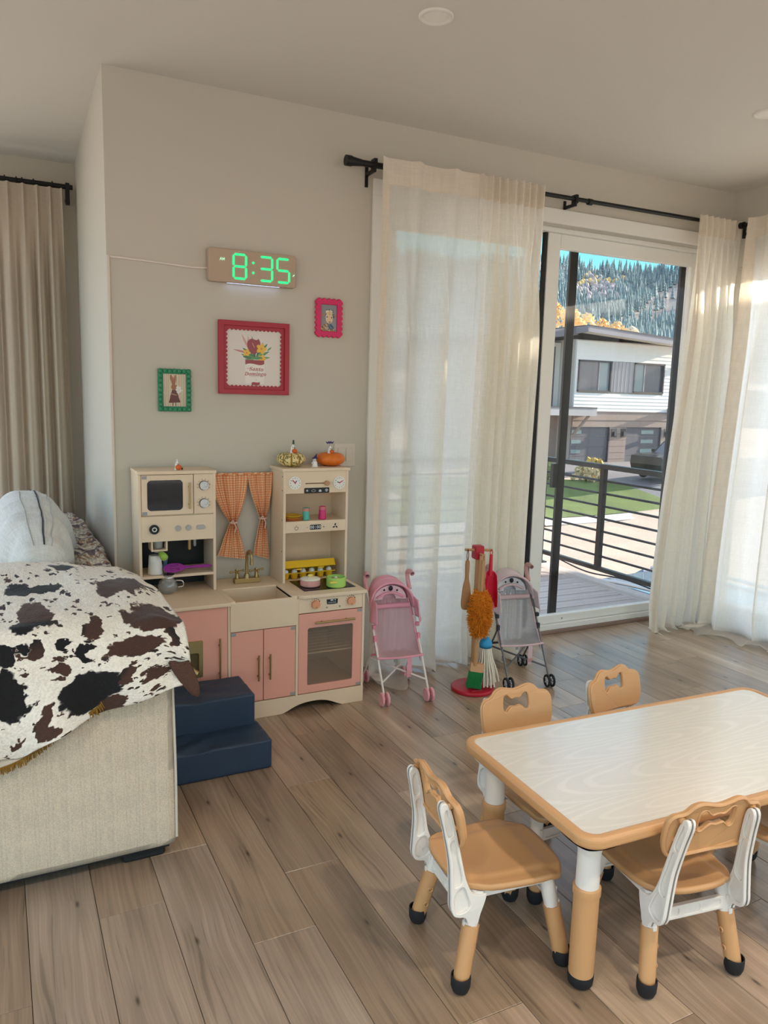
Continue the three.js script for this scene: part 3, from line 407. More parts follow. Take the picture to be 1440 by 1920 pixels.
// ---------------------------------------------------------------- play kitchen
const KF = -3.146, KT = -3.375, KB = -3.563;
const handleBar = (x, y0, y1, z, horiz = false) => horiz ? [rod(V(y0, x, z + 0.016), V(y1, x, z + 0.016), 0.0042, 0.0042, 10), rod(V(lerp(y0, y1, 0.18), x, z), V(lerp(y0, y1, 0.18), x, z + 0.016), 0.004), rod(V(lerp(y0, y1, 0.8), x, z), V(lerp(y0, y1, 0.8), x, z + 0.016), 0.004)]
  : [rod(V(x, y0, z + 0.016), V(x, y1, z + 0.016), 0.0042, 0.0042, 10), rod(V(x, lerp(y0, y1, 0.17), z), V(x, lerp(y0, y1, 0.17), z + 0.016), 0.004), rod(V(x, lerp(y0, y1, 0.83), z), V(x, lerp(y0, y1, 0.83), z + 0.016), 0.004)];
const framed = (x0, x1, y0, y1, hx0, hx1, hy0, hy1, r, t, z) => { const s = rrect(x1 - x0, y1 - y0, 0.003, (x0 + x1) / 2, (y0 + y1) / 2); s.holes.push(rrect(hx1 - hx0, hy1 - hy0, r, (hx0 + hx1) / 2, (hy0 + hy1) / 2, THREE.Path)); return ext(s, t, 0.0012, 8, 1).translate(0, 0, z); };
{
  const k = thing('play_kitchen', 'cream and dusty pink wooden play kitchen standing against the back wall', 'play kitchen'), A = (n, g, m = M.cream, p = k) => obj(n, g, m, p);
  // carcass
  for (const x of [0.535, 0.859, 1.170]) A('upright_panel', bx(x, x + 0.012, x < 0.6 ? 0.004 : 0.075, 0.531, KB, KF - 0.001, 0.001)); A('upright_panel', bx(1.498, 1.51, 0, 0.531, KB, KF, 0.001));
  A('floor_panel', bx(0.547, 1.498, 0.07, 0.08, KB, KF - 0.02, 0.001), M.creamIn); A('back_panel', bx(0.547, 1.498, 0.08, 0.53, KB, KB + 0.008, 0.001), M.creamIn);
  { const s = new THREE.Shape(); s.moveTo(0.535, 0); s.lineTo(0.63, 0); s.bezierCurveTo(0.7, 0.012, 0.72, 0.04, 0.79, 0.04); s.bezierCurveTo(0.86, 0.04, 0.88, 0.012, 0.95, 0); s.lineTo(1.105, 0); s.bezierCurveTo(1.15, 0.012, 1.17, 0.04, 1.26, 0.04); s.bezierCurveTo(1.34, 0.04, 1.36, 0.012, 1.405, 0); s.lineTo(1.51, 0); s.lineTo(1.51, 0.077); s.lineTo(0.535, 0.077); A('plinth', ext(s, 0.012, 0.001, 16, 1).translate(0, 0, KF - 0.01)); }
  // fridge with water dispenser
  const fd = A('door', bx(0.549, 0.857, 0.081, 0.529, KF - 0.012, KF, 0.002), M.pinkDoor); A('handle', handleBar(0.821, 0.205, 0.394, KF), M.brass, fd);
  const dz = A('dispenser', framed(0.598, 0.748, 0.233, 0.392, 0.622, 0.73, 0.245, 0.34, 0.008, 0.01, KF), M.brass, fd);
  A('dispenser_niche', [bx(0.62, 0.732, 0.243, 0.342, KF + 0.0005, KF + 0.002, 0), bx(0.66, 0.7, 0.315, 0.345, KF + 0.001, KF + 0.007)], mat('#5b4724', 0.5), fd); A('nozzle', bx(0.656, 0.678, 0.31, 0.338, KF + 0.002, KF + 0.014), M.black, fd);
  A('chute', [rod(V(0.667, 0.305, KF + 0.002), V(0.72, 0.25, KF + 0.01), 0.008, 0.016, 10)], M.brass, fd);
  // counters
  A('counter', bx(0.53, 0.869, 0.531, 0.547, KB, KF + 0.016, 0.004)); A('counter', bx(0.869, 1.172, 0.531, 0.547, KB, -3.365, 0.003));
  { const s = new THREE.Shape(); s.moveTo(1.172, -KB); s.lineTo(1.172, 3.2); s.bezierCurveTo(1.172, 3.16, 1.18, 3.135, 1.205, 3.13); s.lineTo(1.513, 3.13); s.lineTo(1.513, -KB); A('counter', ext(s, 0.016, 0.003, 8).rotateX(-Math.PI / 2).translate(0, 0.531, 0).applyMatrix4(new THREE.Matrix4().makeScale(1, 1, 1))); }
  // sink
  A('sink_basin', [bx(0.88, 0.892, 0.44, 0.545, -3.37, KF - 0.004, 0.003), bx(1.15, 1.162, 0.44, 0.545, -3.37, KF - 0.004, 0.003), bx(0.88, 1.162, 0.44, 0.545, -3.375, -3.363, 0.003), bx(0.88, 1.162, 0.43, 0.442, -3.37, KF - 0.004, 0.003)], M.creamIn);
  A('sink_rim', bx(0.869, 0.893, 0.531, 0.547, -3.37, KF, 0.003)); A('sink_rim', bx(1.15, 1.176, 0.531, 0.547, -3.37, KF, 0.003));
  A('sink_apron', bx(0.868, 1.173, 0.411, 0.541, KF - 0.012, KF + 0.004, 0.003));
  for (const [x0, x1, hx] of [[0.872, 1.017, 0.993], [1.020, 1.168, 1.046]]) { const d = A('door', bx(x0, x1, 0.081, 0.408, KF - 0.012, KF, 0.002), M.pinkDoor); A('handle', handleBar(hx, 0.179, 0.296, KF), M.brass, d); const e = hx < 1.02 ? x0 : x1 - 0.022; A('hinge', bx(e, e + 0.022, 0.392, 0.406, KF, KF + 0.002, 0.001), M.grayHinge, d); if (hx > 1.02) A('hinge', bx(e, e + 0.022, 0.083, 0.097, KF, KF + 0.002, 0.001), M.grayHinge, d); }
  { const f = A('faucet', [bx(0.972, 1.098, 0.547, 0.571, -3.475, -3.44, 0.004), cyl(0.016, 0.011, 0.02, 1.035, 0.58, -3.457, 16), tube([[1.035, 0.58, -3.457], [1.035, 0.65, -3.457], [1.036, 0.69, -3.448], [1.038, 0.703, -3.425], [1.04, 0.69, -3.403], [1.041, 0.655, -3.398]], 0.0075, 30, 10), cyl(0.009, 0.008, 0.014, 1.041, 0.652, -3.398, 12)], M.brass);
    for (const s of [-1, 1]) { const x = 1.035 + s * 0.047; A('tap', [cyl(0.011, 0.007, 0.03, x, 0.583, -3.457, 14), cyl(0.009, 0.009, 0.012, x, 0.6, -3.457, 14), rod(V(x - 0.032, 0.603, -3.452), V(x + 0.032, 0.606, -3.462), 0.0035, 0.0035, 8), ball(0.006, 0.006, 0.006, x - 0.032, 0.603, -3.452, 10), ball(0.006, 0.006, 0.006, x + 0.032, 0.606, -3.462, 10), rod(V(x, 0.604, -3.43), V(x, 0.605, -3.484), 0.0035, 0.0035, 8), ball(0.006, 0.006, 0.006, x, 0.604, -3.43, 10), cyl(0.005, 0.003, 0.012, x, 0.612, -3.457, 10)], M.brass, f); } }
  // oven
  A('control_panel', bx(1.182, 1.497, 0.461, 0.53, KF - 0.012, KF, 0.002));
  const od = A('oven_door', framed(1.183, 1.497, 0.081, 0.457, 1.227, 1.452, 0.116, 0.389, 0.01, 0.012, KF - 0.012), M.pinkDoor); A('oven_window', bx(1.222, 1.457, 0.112, 0.393, KF - 0.009, KF - 0.0065, 0), mat('#efe6dc', 0.05, { transmission: 0.92, thickness: 0, ior: 1.45 }), od); A('handle', handleBar(0.4145, 1.257, 1.455, KF, true), M.brass, od);
  for (const y of [0.444, 0.085]) A('hinge', bx(1.472, 1.496, y - 0.002, y + 0.012, KF, KF + 0.002, 0.001), M.grayHinge, od);
  { const r = []; for (let i = 0; i < 8; i++) r.push(rod(V(1.185, 0.259, KF - 0.03 - i * 0.042), V(1.495, 0.259, KF - 0.03 - i * 0.042), i ? 0.0022 : 0.0035, i ? 0.0022 : 0.0035, 6)); A('oven_rack', r, M.whitePlastic); }
  const dial = (x, y) => { const b = A('oven_knob', disc(0.019, 0.016, x, y, KF + 0.008, 28), mat('#e19a72', 0.45)); A('pointer', disc(0.0018, 0.001, x, y - 0.012, KF + 0.0165, 8), M.black, b); const a = []; for (let i = 0; i < 7; i++) { const q = 0.1 + i * 0.42; a.push(box(0.0014 + i * 0.0007, 0.004, 0.0006, 0, 0.0245, 0, 0).rotateZ(Math.PI / 2 - q).translate(x, y, KF + 0.0004)); } A('dial_marks', a, M.black); };
  dial(1.261, 0.4995); dial(1.4365, 0.4995);
  print('oven_display', 0.058, 0.028, canv(128, 64, (c, w, h) => { c.fillStyle = '#ddc6aa'; c.fillRect(0, 0, w, h); c.fillStyle = '#16181b'; c.beginPath(); c.moveTo(2, 6); c.lineTo(w - 2, 6); c.lineTo(w - 6, h - 8); c.quadraticCurveTo(w / 2, h + 2, 8, h - 8); c.fill(); c.fillStyle = '#e6e8e8'; c.fillRect(46, 11, 30, 12); c.font = 'bold 13px sans-serif'; c.fillText('▒', 22, 24); c.fillRect(90, 12, 12, 10); c.strokeStyle = '#e6e8e8'; c.lineWidth = 2; for (let i = 0; i < 4; i++) { c.beginPath(); c.ellipse(30 + i * 22, 42, 8, 7, 0, 0, 7); c.stroke(); c.fillRect(26 + i * 22, 41, 8, 2); } }), 1.344, 0.504, KF + 0.0008, k);
  for (const x of [1.318, 1.382]) A('button', disc(0.0042, 0.003, x, 0.478, KF + 0.001, 14), M.grayHinge);
  A('cooktop', bx(1.228, 1.487, 0.547, 0.5485, -3.405, -3.2, 0.001), mat('#1c1b1d', 0.25));
  print('burner_marks', 0.24, 0.19, canv(256, 200, (c, w, h) => { c.fillStyle = '#1c1b1d'; c.fillRect(0, 0, w, h); c.strokeStyle = '#5a5450'; c.lineWidth = 2; for (const x of [68, 190]) for (const r of [50, 36]) { c.beginPath(); c.arc(x, 95, r, 0, 7); c.stroke(); } c.fillStyle = '#8a827a'; for (let i = 0; i < 3; i++) c.fillRect(108 + i * 16, 180, 8, 4); }), 0, 0, 0, k, { rough: 0.25 }).geometry.rotateX(-Math.PI / 2).translate(1.357, 0.549, -3.302);
  // left tower: microwave, coffee bay, shelf
  A('tower_side', bx(0.533, 0.545, 0.547, 1.079, KB, KT, 0.001)); A('tower_side', bx(0.856, 0.868, 0.547, 1.079, KB, KT, 0.001)); A('tower_top', bx(0.53, 0.871, 1.079, 1.094, KB, KT + 0.006, 0.003)); A('tower_shelf', bx(0.545, 0.856, 0.62, 0.632, KB, KT, 0.001)); A('tower_shelf', bx(0.545, 0.856, 0.89, 0.9, KB, KT - 0.01, 0.001));
  A('chalkboard', bx(0.545, 0.856, 0.548, 0.89, KB, KB + 0.006, 0), M.chalk); A('coffee_panel', bx(0.545, 0.856, 0.785, 0.897, KT - 0.01, KT, 0.001)); A('coffee_bay_floor', bx(0.545, 0.856, 0.785, 0.79, KB, KT - 0.01, 0), M.creamIn);
  A('knob_panel', bx(0.771, 0.857, 0.901, 1.078, KT - 0.01, KT - 0.001, 0.001));
  const md = A('microwave_door', framed(0.547, 0.768, 0.902, 1.077, 0.571, 0.7235, 0.921, 1.054, 0.018, 0.011, KT - 0.01), M.cream); A('handle', handleBar(0.7495, 0.927, 1.043, KT), M.brass, md); A('door_window', bx(0.567, 0.727, 0.917, 1.058, KT - 0.008, KT - 0.006, 0), mat('#8a8d94', 0.05, { transmission: 0.9, thickness: 0, ior: 1.45 }), md);
  for (const y of [0.904, 1.06]) A('hinge', bx(0.549, 0.57, y, y + 0.014, KT, KT + 0.002, 0.001), M.grayHinge, md);
  A('microwave_back', bx(0.545, 0.77, 0.9, 1.079, KB + 0.001, KB + 0.01, 0), M.chalk);
  const marble = tex(128, 128, (u, v) => { const n = fbm(u * 6, v * 6, 6, 6, 4, 5), q = Math.abs(n - 0.5) < 0.03 ? 190 : 240; return [q, q, q]; });
  for (const y of [1.027, 0.948]) { const b = A('timer_knob', [disc(0.019, 0.014, 0.8145, y, KT + 0.006, 28)], mat('#e6e6e4', 0.35, { map: marble })); A('knob_ring', new THREE.TorusGeometry(0.0195, 0.0018, 8, 32).translate(0.8145, y, KT + 0.002), M.black, b); const a = []; for (let i = 0; i < 8; i++) { const q = -0.35 + i * 0.55; a.push(box(0.0014, 0.006, 0.0006, 0, 0.027, 0, 0).rotateZ(Math.PI / 2 - q - 0.0).translate(0.8145, y, KT - 0.0005)); } A('knob_marks', a, M.black); }
  { const b = A('coffee_dial', disc(0.0205, 0.012, 0.597, 0.841, KT + 0.006, 28), M.black); A('dial_ring', new THREE.TorusGeometry(0.0085, 0.0022, 8, 24).translate(0.597, 0.841, KT + 0.012), M.whitePlastic, b); }
  const btn = mat('#b3aea6', 0.5); for (const x of [0.7, 0.745]) { A('coffee_button', [disc(0.0125, 0.006, x, 0.841, KT + 0.002, 24), new THREE.TorusGeometry(0.0115, 0.0014, 6, 24).translate(x, 0.841, KT + 0.005)], btn); } A('coffee_button', ext(rrect(0.038, 0.02, 0.009, 0.799, 0.841), 0.006, 0.001).translate(0, 0, KT), btn);
  A('brew_head', [bx(0.585, 0.592, 0.745, 0.785, -3.46, KT - 0.006, 0.001), bx(0.648, 0.655, 0.745, 0.785, -3.46, KT - 0.006, 0.001), bx(0.585, 0.655, 0.74, 0.747, -3.46, KT - 0.006, 0.002)], M.cream); A('brew_spout', lathe([[0, 0], [0.02, 0], [0.022, 0.03], [0.02, 0.036], [0, 0.036]], 20).translate(0.62, 0.75, -3.42), mat('#a8a9a8', 0.4));
  // right tower: clocks, shelf, timer panel
  A('tower_side', bx(1.186, 1.198, 0.547, 1.079, KB, KT, 0.001)); A('tower_side', bx(1.504, 1.516, 0.547, 1.079, KB, KT, 0.001)); A('tower_top', bx(1.18, 1.522, 1.079, 1.094, KB, KT + 0.006, 0.003)); A('tower_back', bx(1.198, 1.504, 0.548, 1.079, KB, KB + 0.006, 0), M.creamIn);
  A('clock_panel', bx(1.198, 1.504, 0.975, 1.079, KT - 0.01, KT - 0.001, 0.001)); A('shelf', bx(1.198, 1.504, 0.832, 0.842, KB, KT, 0.002)); A('timer_panel', bx(1.198, 1.504, 0.788, 0.834, KT - 0.01, KT, 0.001)); A('shelf', bx(1.198, 1.504, 0.788, 0.796, KB, KT - 0.01, 0.001), M.creamIn); A('hood_floor', bx(1.198, 1.504, 0.975, 0.983, KB, KT - 0.01, 0.001), M.creamIn);
  const face = canv(256, 256, (c, w) => { c.fillStyle = '#ece8e0'; c.fillRect(0, 0, w, w); c.fillStyle = '#333'; c.font = 'bold 30px sans-serif'; c.textAlign = 'center'; c.textBaseline = 'middle'; for (let i = 1; i <= 12; i++) c.fillText(String(i), 128 + 98 * Math.sin(i * Math.PI / 6), 128 - 98 * Math.cos(i * Math.PI / 6)); });
  for (const [x, y, h1, h2] of [[1.241, 1.026, 0.62, -0.72], [1.467, 1.022, -1.2, 1.05]]) { const b = A('toy_clock', disc(0.031, 0.006, x, y, KT + 0.002, 36), M.whitePlastic); const g = new THREE.CircleGeometry(0.03, 36).translate(x, y, KT + 0.0055); A('clock_face', g, mat('#fff', 0.5, { map: face }), b); const hand = (a, l, w, m, n) => A(n, [box(w, l, 0.001, 0, l / 2 - 0.003, 0, 0.0003).rotateZ(-a).translate(x, y, KT + 0.007)], m, b); hand(h1, 0.017, 0.004, mat('#2a3f7d', 0.5), 'hour_hand'); hand(h2, 0.022, 0.004, mat('#d2203f', 0.5), 'minute_hand'); A('pin', disc(0.003, 0.003, x, y, KT + 0.007, 10), mat('#d2203f', 0.5), b); }
  A('slider_slot', bx(1.295, 1.4, 1.019, 1.024, KT - 0.0015, KT - 0.0003, 0), mat('#7a5b3e', 0.7)); A('slider_knob', [disc(0.012, 0.014, 1.402, 1.021, KT + 0.006, 24)], mat('#b98d64', 0.5));
  print('mode_display', 0.128, 0.026, canv(256, 56, (c, w, h) => { c.fillStyle = '#ddc6aa'; c.fillRect(0, 0, w, h); c.fillStyle = '#131417'; c.beginPath(); c.roundRect(0, 0, w, h, 9); c.fill(); c.strokeStyle = c.fillStyle = '#e8eaea'; c.lineWidth = 2.5; c.beginPath(); c.arc(30, 28, 7, 0, 7); c.fill(); for (let i = 0; i < 8; i++) { c.beginPath(); c.moveTo(30 + 10 * Math.cos(i * 0.785), 28 + 10 * Math.sin(i * 0.785)); c.lineTo(30 + 15 * Math.cos(i * 0.785), 28 + 15 * Math.sin(i * 0.785)); c.stroke(); } c.beginPath(); c.ellipse(95, 30, 19, 11, 0, 0, 7); c.stroke(); c.beginPath(); c.arc(162, 34, 14, Math.PI, 0); c.fill(); c.fillRect(148, 37, 28, 6); c.beginPath(); c.arc(228, 28, 14, 0, 7); c.stroke(); c.fillRect(215, 20, 26, 4); c.fillRect(222, 28, 12, 8); }), 1.3525, 0.9875, KT + 0.0006, k);
  print('timer_print', 0.24, 0.036, canv(640, 96, (c, w, h) => { c.fillStyle = '#e2cbb0'; c.fillRect(0, 0, w, h); c.strokeStyle = c.fillStyle = '#1c1c1e'; c.lineWidth = 5; c.beginPath(); c.arc(50, 52, 22, -1.1, 4.2); c.stroke(); c.beginPath(); c.moveTo(50, 16); c.lineTo(50, 42); c.stroke(); c.beginPath(); c.roundRect(230, 16, 154, 64, 14); c.fill(); c.fillStyle = '#e9eaea'; c.font = 'bold 50px monospace'; c.textAlign = 'center'; c.fillText('00:00', 307, 65); c.strokeStyle = '#3a3430'; c.lineWidth = 4; c.beginPath(); c.moveTo(184, 50); c.lineTo(206, 50); c.moveTo(404, 50); c.lineTo(436, 50); c.moveTo(420, 34); c.lineTo(420, 66); c.stroke(); c.fillStyle = '#1c1c1e'; for (let i = 0; i < 3; i++) { c.save(); c.translate(580, 48); c.rotate(i * 2.094); c.beginPath(); c.ellipse(0, -22, 10, 17, 0.25, 0, 7); c.fill(); c.restore(); } }), 1.353, 0.811, KT + 0.0008, k);
  for (const y of [1.055, 0.99, 0.85, 0.7]) A('screw', new THREE.CylinderGeometry(0.003, 0.003, 0.001, 10).rotateZ(Math.PI / 2).translate(1.1855, y, -3.39), M.black);
}
{ // gingham cafe curtains on a string between the towers
  const side = (label, x0, x1, tie, tb, bot) => {
    const t = thing('gingham_curtain', label, 'curtain');
    const at = (u, v) => { // width along height: full at the top, pinched at the tie, flared below
      const y = lerp(1.062, bot, v), k = (1.062 - y) / (1.062 - tie[1]); let a, b;
      if (k < 1) { const s = Math.pow(k, 1.6); a = lerp(x0, tie[0] - 0.016, s); b = lerp(x1, tie[0] + 0.016, s * (0.7 + 0.3 * k)); } else { const s = Math.min(1, (k - 1) / 0.7); a = lerp(tie[0] - 0.014, tb[0], Math.pow(s, 0.8)); b = lerp(tie[0] + 0.014, tb[1], Math.pow(s, 0.9)); }
      const g = Math.exp(-Math.pow((k - 1) / 0.35, 2)); return [lerp(a, b, u), y + (v > 0.9 ? (v - 0.9) * (u - 0.5) * -0.25 : 0), -3.532 + 0.008 * Math.sin(u * 2 * Math.PI * 5) * (0.6 + 0.5 * g) + 0.006 * Math.sin(u * 13 + v * 3)];
    };
    obj('cloth', sheet(at, 60, 60, 3.2, 9), M.gingham, t);
    obj('heading', tube(Array.from({ length: 12 }, (_, i) => [lerp(x0, x1, i / 11), 1.057 + 0.002 * Math.sin(i * 2), -3.532]), 0.006, 30, 6), M.gingham, t);
    obj('ribbon', [new THREE.TorusGeometry(0.017, 0.0035, 8, 20).rotateX(Math.PI / 2).scale(1, 1.2, 0.9).translate(tie[0], tie[1], -3.53), tube([[tie[0], tie[1], -3.512], [tie[0] + 0.008, tie[1] - 0.02, -3.51], [tie[0] + 0.004, tie[1] - 0.045, -3.512]], 0.003, 10, 5), tube([[tie[0], tie[1], -3.512], [tie[0] - 0.006, tie[1] + 0.012, -3.51], [tie[0] - 0.018, tie[1] + 0.002, -3.512]], 0.0025, 10, 5)], mat('#eec5b4', 0.7), t);
  };
  side('left orange gingham toy curtain tied in the middle, behind the toy tap', 0.872, 1.063, [0.99, 0.826], [0.915, 1.052], 0.655);
  side('right orange gingham toy curtain, the narrower one beside the clock tower', 1.061, 1.184, [1.137, 0.84], [1.092, 1.167], 0.648);
}
// things on the play kitchen
{
  const cup = (name, label, x, y, z, r0, r1, h, m, m2, cat = 'cup', grp) => { const t = thing(name, label, cat, [x, y, z], 0, grp); obj('cup_body', lathe([[0, 0.002], [r0 * 0.96, 0], [r0, 0.004], [r1, h], [r1 - 0.002, h + 0.001], [r1 - 0.003, h - 0.002], [r0 - 0.003, 0.006], [0, 0.006]], 28), m, t); if (m2) obj('rim_band', lathe([[lerp(r0, r1, 0.72) + 0.0006, h * 0.74], [r1 + 0.0006, h]], 28), m2, t); return t; };
  { const t = cup('toy_cup', 'white toy coffee cup upside down on the left shelf', 0.607, 0.632, -3.42, 0.033, 0.026, 0.08, M.whitePlastic, mat('#efebe4', 0.4)); obj('cup_base', cyl(0.027, 0.026, 0.006, 0, 0.082, 0), M.whitePlastic, t); }
  cup('toy_tumbler', 'teal toy tumbler on the clock tower shelf', 1.312, 0.842, -3.41, 0.019, 0.0155, 0.058, mat('#4fb09f', 0.4), mat('#c88b78', 0.45), 'cup'); cup('toy_tumbler', 'magenta toy tumbler on the clock tower shelf', 1.397, 0.842, -3.41, 0.019, 0.0155, 0.062, mat('#d0286b', 0.4), mat('#d06a72', 0.45), 'cup');
  const plate = (label, y, m) => { const t = thing('toy_plate', label, 'plate', [1.25, y, -3.43]); obj('dish', lathe([[0, 0], [0.035, 0], [0.052, 0.007], [0.053, 0.009], [0.05, 0.009], [0.034, 0.003], [0, 0.003]], 36), m, t); };
  plate('orange toy plate at the bottom of the little plate stack', 0.842, mat('#e88a3a', 0.4)); plate('peach toy plate in the middle of the little plate stack', 0.849, mat('#e9a860', 0.4)); plate('yellow toy plate on top of the little plate stack', 0.856, mat('#f0c51d', 0.4));
  { const t = thing('toy_spatula', 'purple slotted toy spatula lying on the left shelf', 'spatula', [0.64, 0.634, -3.392], 0); const s = spline([[0, 0.012], [0.03, 0.03], [0.075, 0.026], [0.095, 0.012], [0.2, 0.008], [0.215, 0], [0.2, -0.006], [0.095, -0.004], [0.07, -0.018], [0.025, -0.022], [0, -0.01]], true, 90); for (let i = 0; i < 4; i++) s.holes.push(rrect(0.045, 0.0045, 0.002, 0.043, -0.011 + i * 0.0105, THREE.Path)); obj('blade_and_handle', ext(s, 0.006, 0.0015).rotateX(-1.0).rotateY(0.02).translate(0, 0.02, 0), mat('#a23a9c', 0.45), t); }
  { const t = thing('wooden_spoon', 'small wooden toy spoon behind the purple spatula', 'spoon', [0.78, 0.634, -3.47], 0.2); obj('handle', rod(V(-0.06, 0.006, 0), V(0.07, 0.006, 0), 0.005, 0.004, 8), mat('#b9895a', 0.6), t); obj('bowl', ball(0.02, 0.006, 0.013, -0.075, 0.006, 0), mat('#b9895a', 0.6), t); }
  { const t = thing('toy_portafilter', 'lime green toy coffee handle under the brewing head', 'toy coffee handle', [0.628, 0.722, -3.405]); obj('filter_cup', cyl(0.018, 0.021, 0.016, -0.006, 0.016, -0.012), mat('#9aa0a0', 0.4), t); obj('handle', [rod(V(0, 0.008, 0), V(0.006, -0.002, 0.045), 0.011, 0.0165, 14), ball(0.0165, 0.0165, 0.0165, 0.006, -0.003, 0.047)], mat('#9dc04c', 0.45), t); }
  const hang = (name, label, x, m, y0) => { const t = thing(name, label, 'toy tool', [x, y0, -3.48]); obj('shaft', [rod(V(0, 0, 0), V(0, 0.055, 0), 0.007, 0.007, 12), ball(0.007, 0.007, 0.007, 0, 0, 0, 12)], m, t); obj('hook', rod(V(0, 0.055, 0), V(0, 0.07, 0), 0.002), M.chrome, t); };
  hang('toy_peg', 'tan wooden peg hanging at the right of the coffee bay', 0.772, mat('#d0a468', 0.6), 0.725); hang('toy_peg', 'grey plastic peg hanging at the right of the coffee bay', 0.796, mat('#a9adb0', 0.5), 0.74);
  { const t = thing('toy_fish', 'small blue wooden cut-out behind the white toy cup', 'toy', [0.645, 0.632, -3.5]); obj('body', ext(spline([[0, 0], [0.012, 0.03], [0.005, 0.055], [0.018, 0.066], [0.034, 0.06], [0.03, 0.04], [0.022, 0.0]]), 0.008, 0.002), mat('#5f86a5', 0.6), t); }
  { const t = thing('toy_sandwich', 'toy bread roll with salmon slice inside the microwave', 'toy food', [0.64, 0.905, -3.5]); obj('bread', ball(0.024, 0.016, 0.02, -0.022, 0.016, 0.004), mat('#d6b992', 0.7), t); obj('filling', softBx(-0.025, 0.045, 0.003, 0.037, -0.022, 0.02, 0.014, 12), mat('#d8744c', 0.6), t); }
  { const t = thing('glass_carafe', 'small glass toy carafe with silver band on the left counter', 'carafe', [0.655, 0.547, -3.395]); obj('jar', lathe([[0, 0.001], [0.03, 0], [0.04, 0.015], [0.043, 0.035], [0.036, 0.056], [0.025, 0.068], [0.028, 0.082], [0.031, 0.086], [0.026, 0.084], [0.0225, 0.068], [0.034, 0.054], [0.0405, 0.035], [0.037, 0.016], [0.028, 0.004], [0, 0.004]], 40), mat('#f6f8f8', 0.03, { transmission: 0.9, thickness: 0, ior: 1.6 }), t); obj('band', lathe([[0.0265, 0.066], [0.0285, 0.072], [0.0265, 0.076]], 32), M.chrome, t); obj('handle', tube([[0.036, 0.056, 0.006], [0.062, 0.052, 0.012], [0.066, 0.03, 0.012], [0.043, 0.024, 0.008]], 0.0035, 20, 8), M.chrome, t); obj('lid', lathe([[0, 0.095], [0.006, 0.094], [0.008, 0.088], [0.03, 0.086], [0.03, 0.083], [0, 0.083]], 28), M.chrome, t); }
  { const t = thing('egg_carton', 'yellow toy egg carton standing half open behind the pots', 'egg carton', [1.338, 0.549, -3.47]), y = mat('#eab91c', 0.5), cups = [];
    for (let i = 0; i < 6; i++) for (let j = 0; j < 2; j++) cups.push(lathe([[0.001, 0], [0.014, 0], [0.0205, 0.03], [0.0185, 0.03], [0.012, 0.003], [0.001, 0.003]], 14).translate(-0.113 + i * 0.0452, 0, 0.022 - j * 0.044));
    obj('tray', [...cups, bx(-0.138, 0.138, 0.028, 0.032, 0.038, 0.047, 0.001), bx(-0.138, 0.138, 0.028, 0.032, -0.047, -0.038, 0.001)], y, t);
    const lid = ext(poly([[-0.05, 0], [-0.036, 0.036], [0.036, 0.04], [0.05, 0], [0.046, 0], [0.033, 0.036], [-0.033, 0.033], [-0.046, 0]]), 0.276, 0.001).rotateY(Math.PI / 2).translate(-0.138, 0, 0); obj('lid', [lid, bx(-0.138, -0.135, 0.0, 0.036, -0.04, 0.04, 0), bx(0.135, 0.138, 0, 0.036, -0.04, 0.04, 0)].map((g) => g.rotateX(-0.3).translate(0, 0.044, 0.004)), y, t);
    obj('latch', [box(0.03, 0.008, 0.004, -0.055, 0.05, 0.05), box(0.03, 0.008, 0.004, 0.06, 0.052, 0.05)], y, t);
    const e0 = thing('toy_egg', 'white toy egg at the front of the yellow carton', 'egg', [1.338 - 0.113, 0.555, -3.448], 0, 'eggs in the yellow carton'); obj('egg', lathe(Array.from({ length: 13 }, (_, i) => { const a = -Math.PI / 2 + Math.PI * i / 12; return [Math.max(0.0001, 0.0155 * Math.cos(a)), 0.021 + 0.021 * Math.sin(a)]; }), 20), M.whitePlastic, e0);
    for (let i = 1; i < 6; i++) dup(e0, 'white toy egg at the front of the yellow carton', [1.338 - 0.113 + i * 0.0452, 0.555, -3.448]);
  }
  const pot = (name, label, x, z, r, h, m, build) => { const t = thing(name, label, 'toy pot', [x, 0.5495, z]); obj('pot_body', lathe([[0, 0], [r * 0.93, 0], [r, 0.006], [r, h], [r - 0.004, h + 0.001], [r - 0.005, h - 0.002], [r - 0.005, 0.006], [0, 0.006]], 40), m, t); build(t); };
  pot('toy_pot', 'pink toy saucepan with a white lid and yellow knob on the cooktop', 1.29, -3.285, 0.047, 0.034, mat('#dd9c96', 0.45), (t) => { const l = obj('lid', lathe([[0, 0.044], [0.02, 0.043], [0.042, 0.038], [0.048, 0.034], [0.047, 0.031], [0, 0.032]], 40), mat('#f0ead8', 0.4), t); obj('knob', [ball(0.014, 0.006, 0.007, 0, 0.05, 0), cyl(0.006, 0.005, 0.008, 0, 0.045, 0)], mat('#edd06a', 0.45), l); });
  pot('toy_pot', 'lime green open toy saucepan with yellow side handle on the cooktop', 1.4, -3.235, 0.0455, 0.046, mat('#a5cf62', 0.45), (t) => { obj('handle', softBx(-0.05, -0.012, 0.026, 0.036, 0.032, 0.048, 0.004, 8), mat('#ecd65a', 0.45), t); obj('handle', softBx(0.02, 0.05, 0.026, 0.036, -0.046, -0.03, 0.004, 8), mat('#ecd65a', 0.45), t); });
  for (const [x, z, c, n] of [[1.392, -3.245, '#e9e4dc', 'white toy dumpling inside the green saucepan'], [1.372, -3.238, '#a9826c', 'brown toy mushroom inside the green saucepan']]) { const t = thing('toy_food', n, 'toy food', [x + 0.012, 0.556, z]); obj('bun', ball(0.018, 0.016, 0.018, 0, 0.016, 0), mat(c, 0.7), t); obj('nub', ball(0.006, 0.006, 0.006, 0, 0.033, 0, 10), mat(c, 0.7), t); }
}
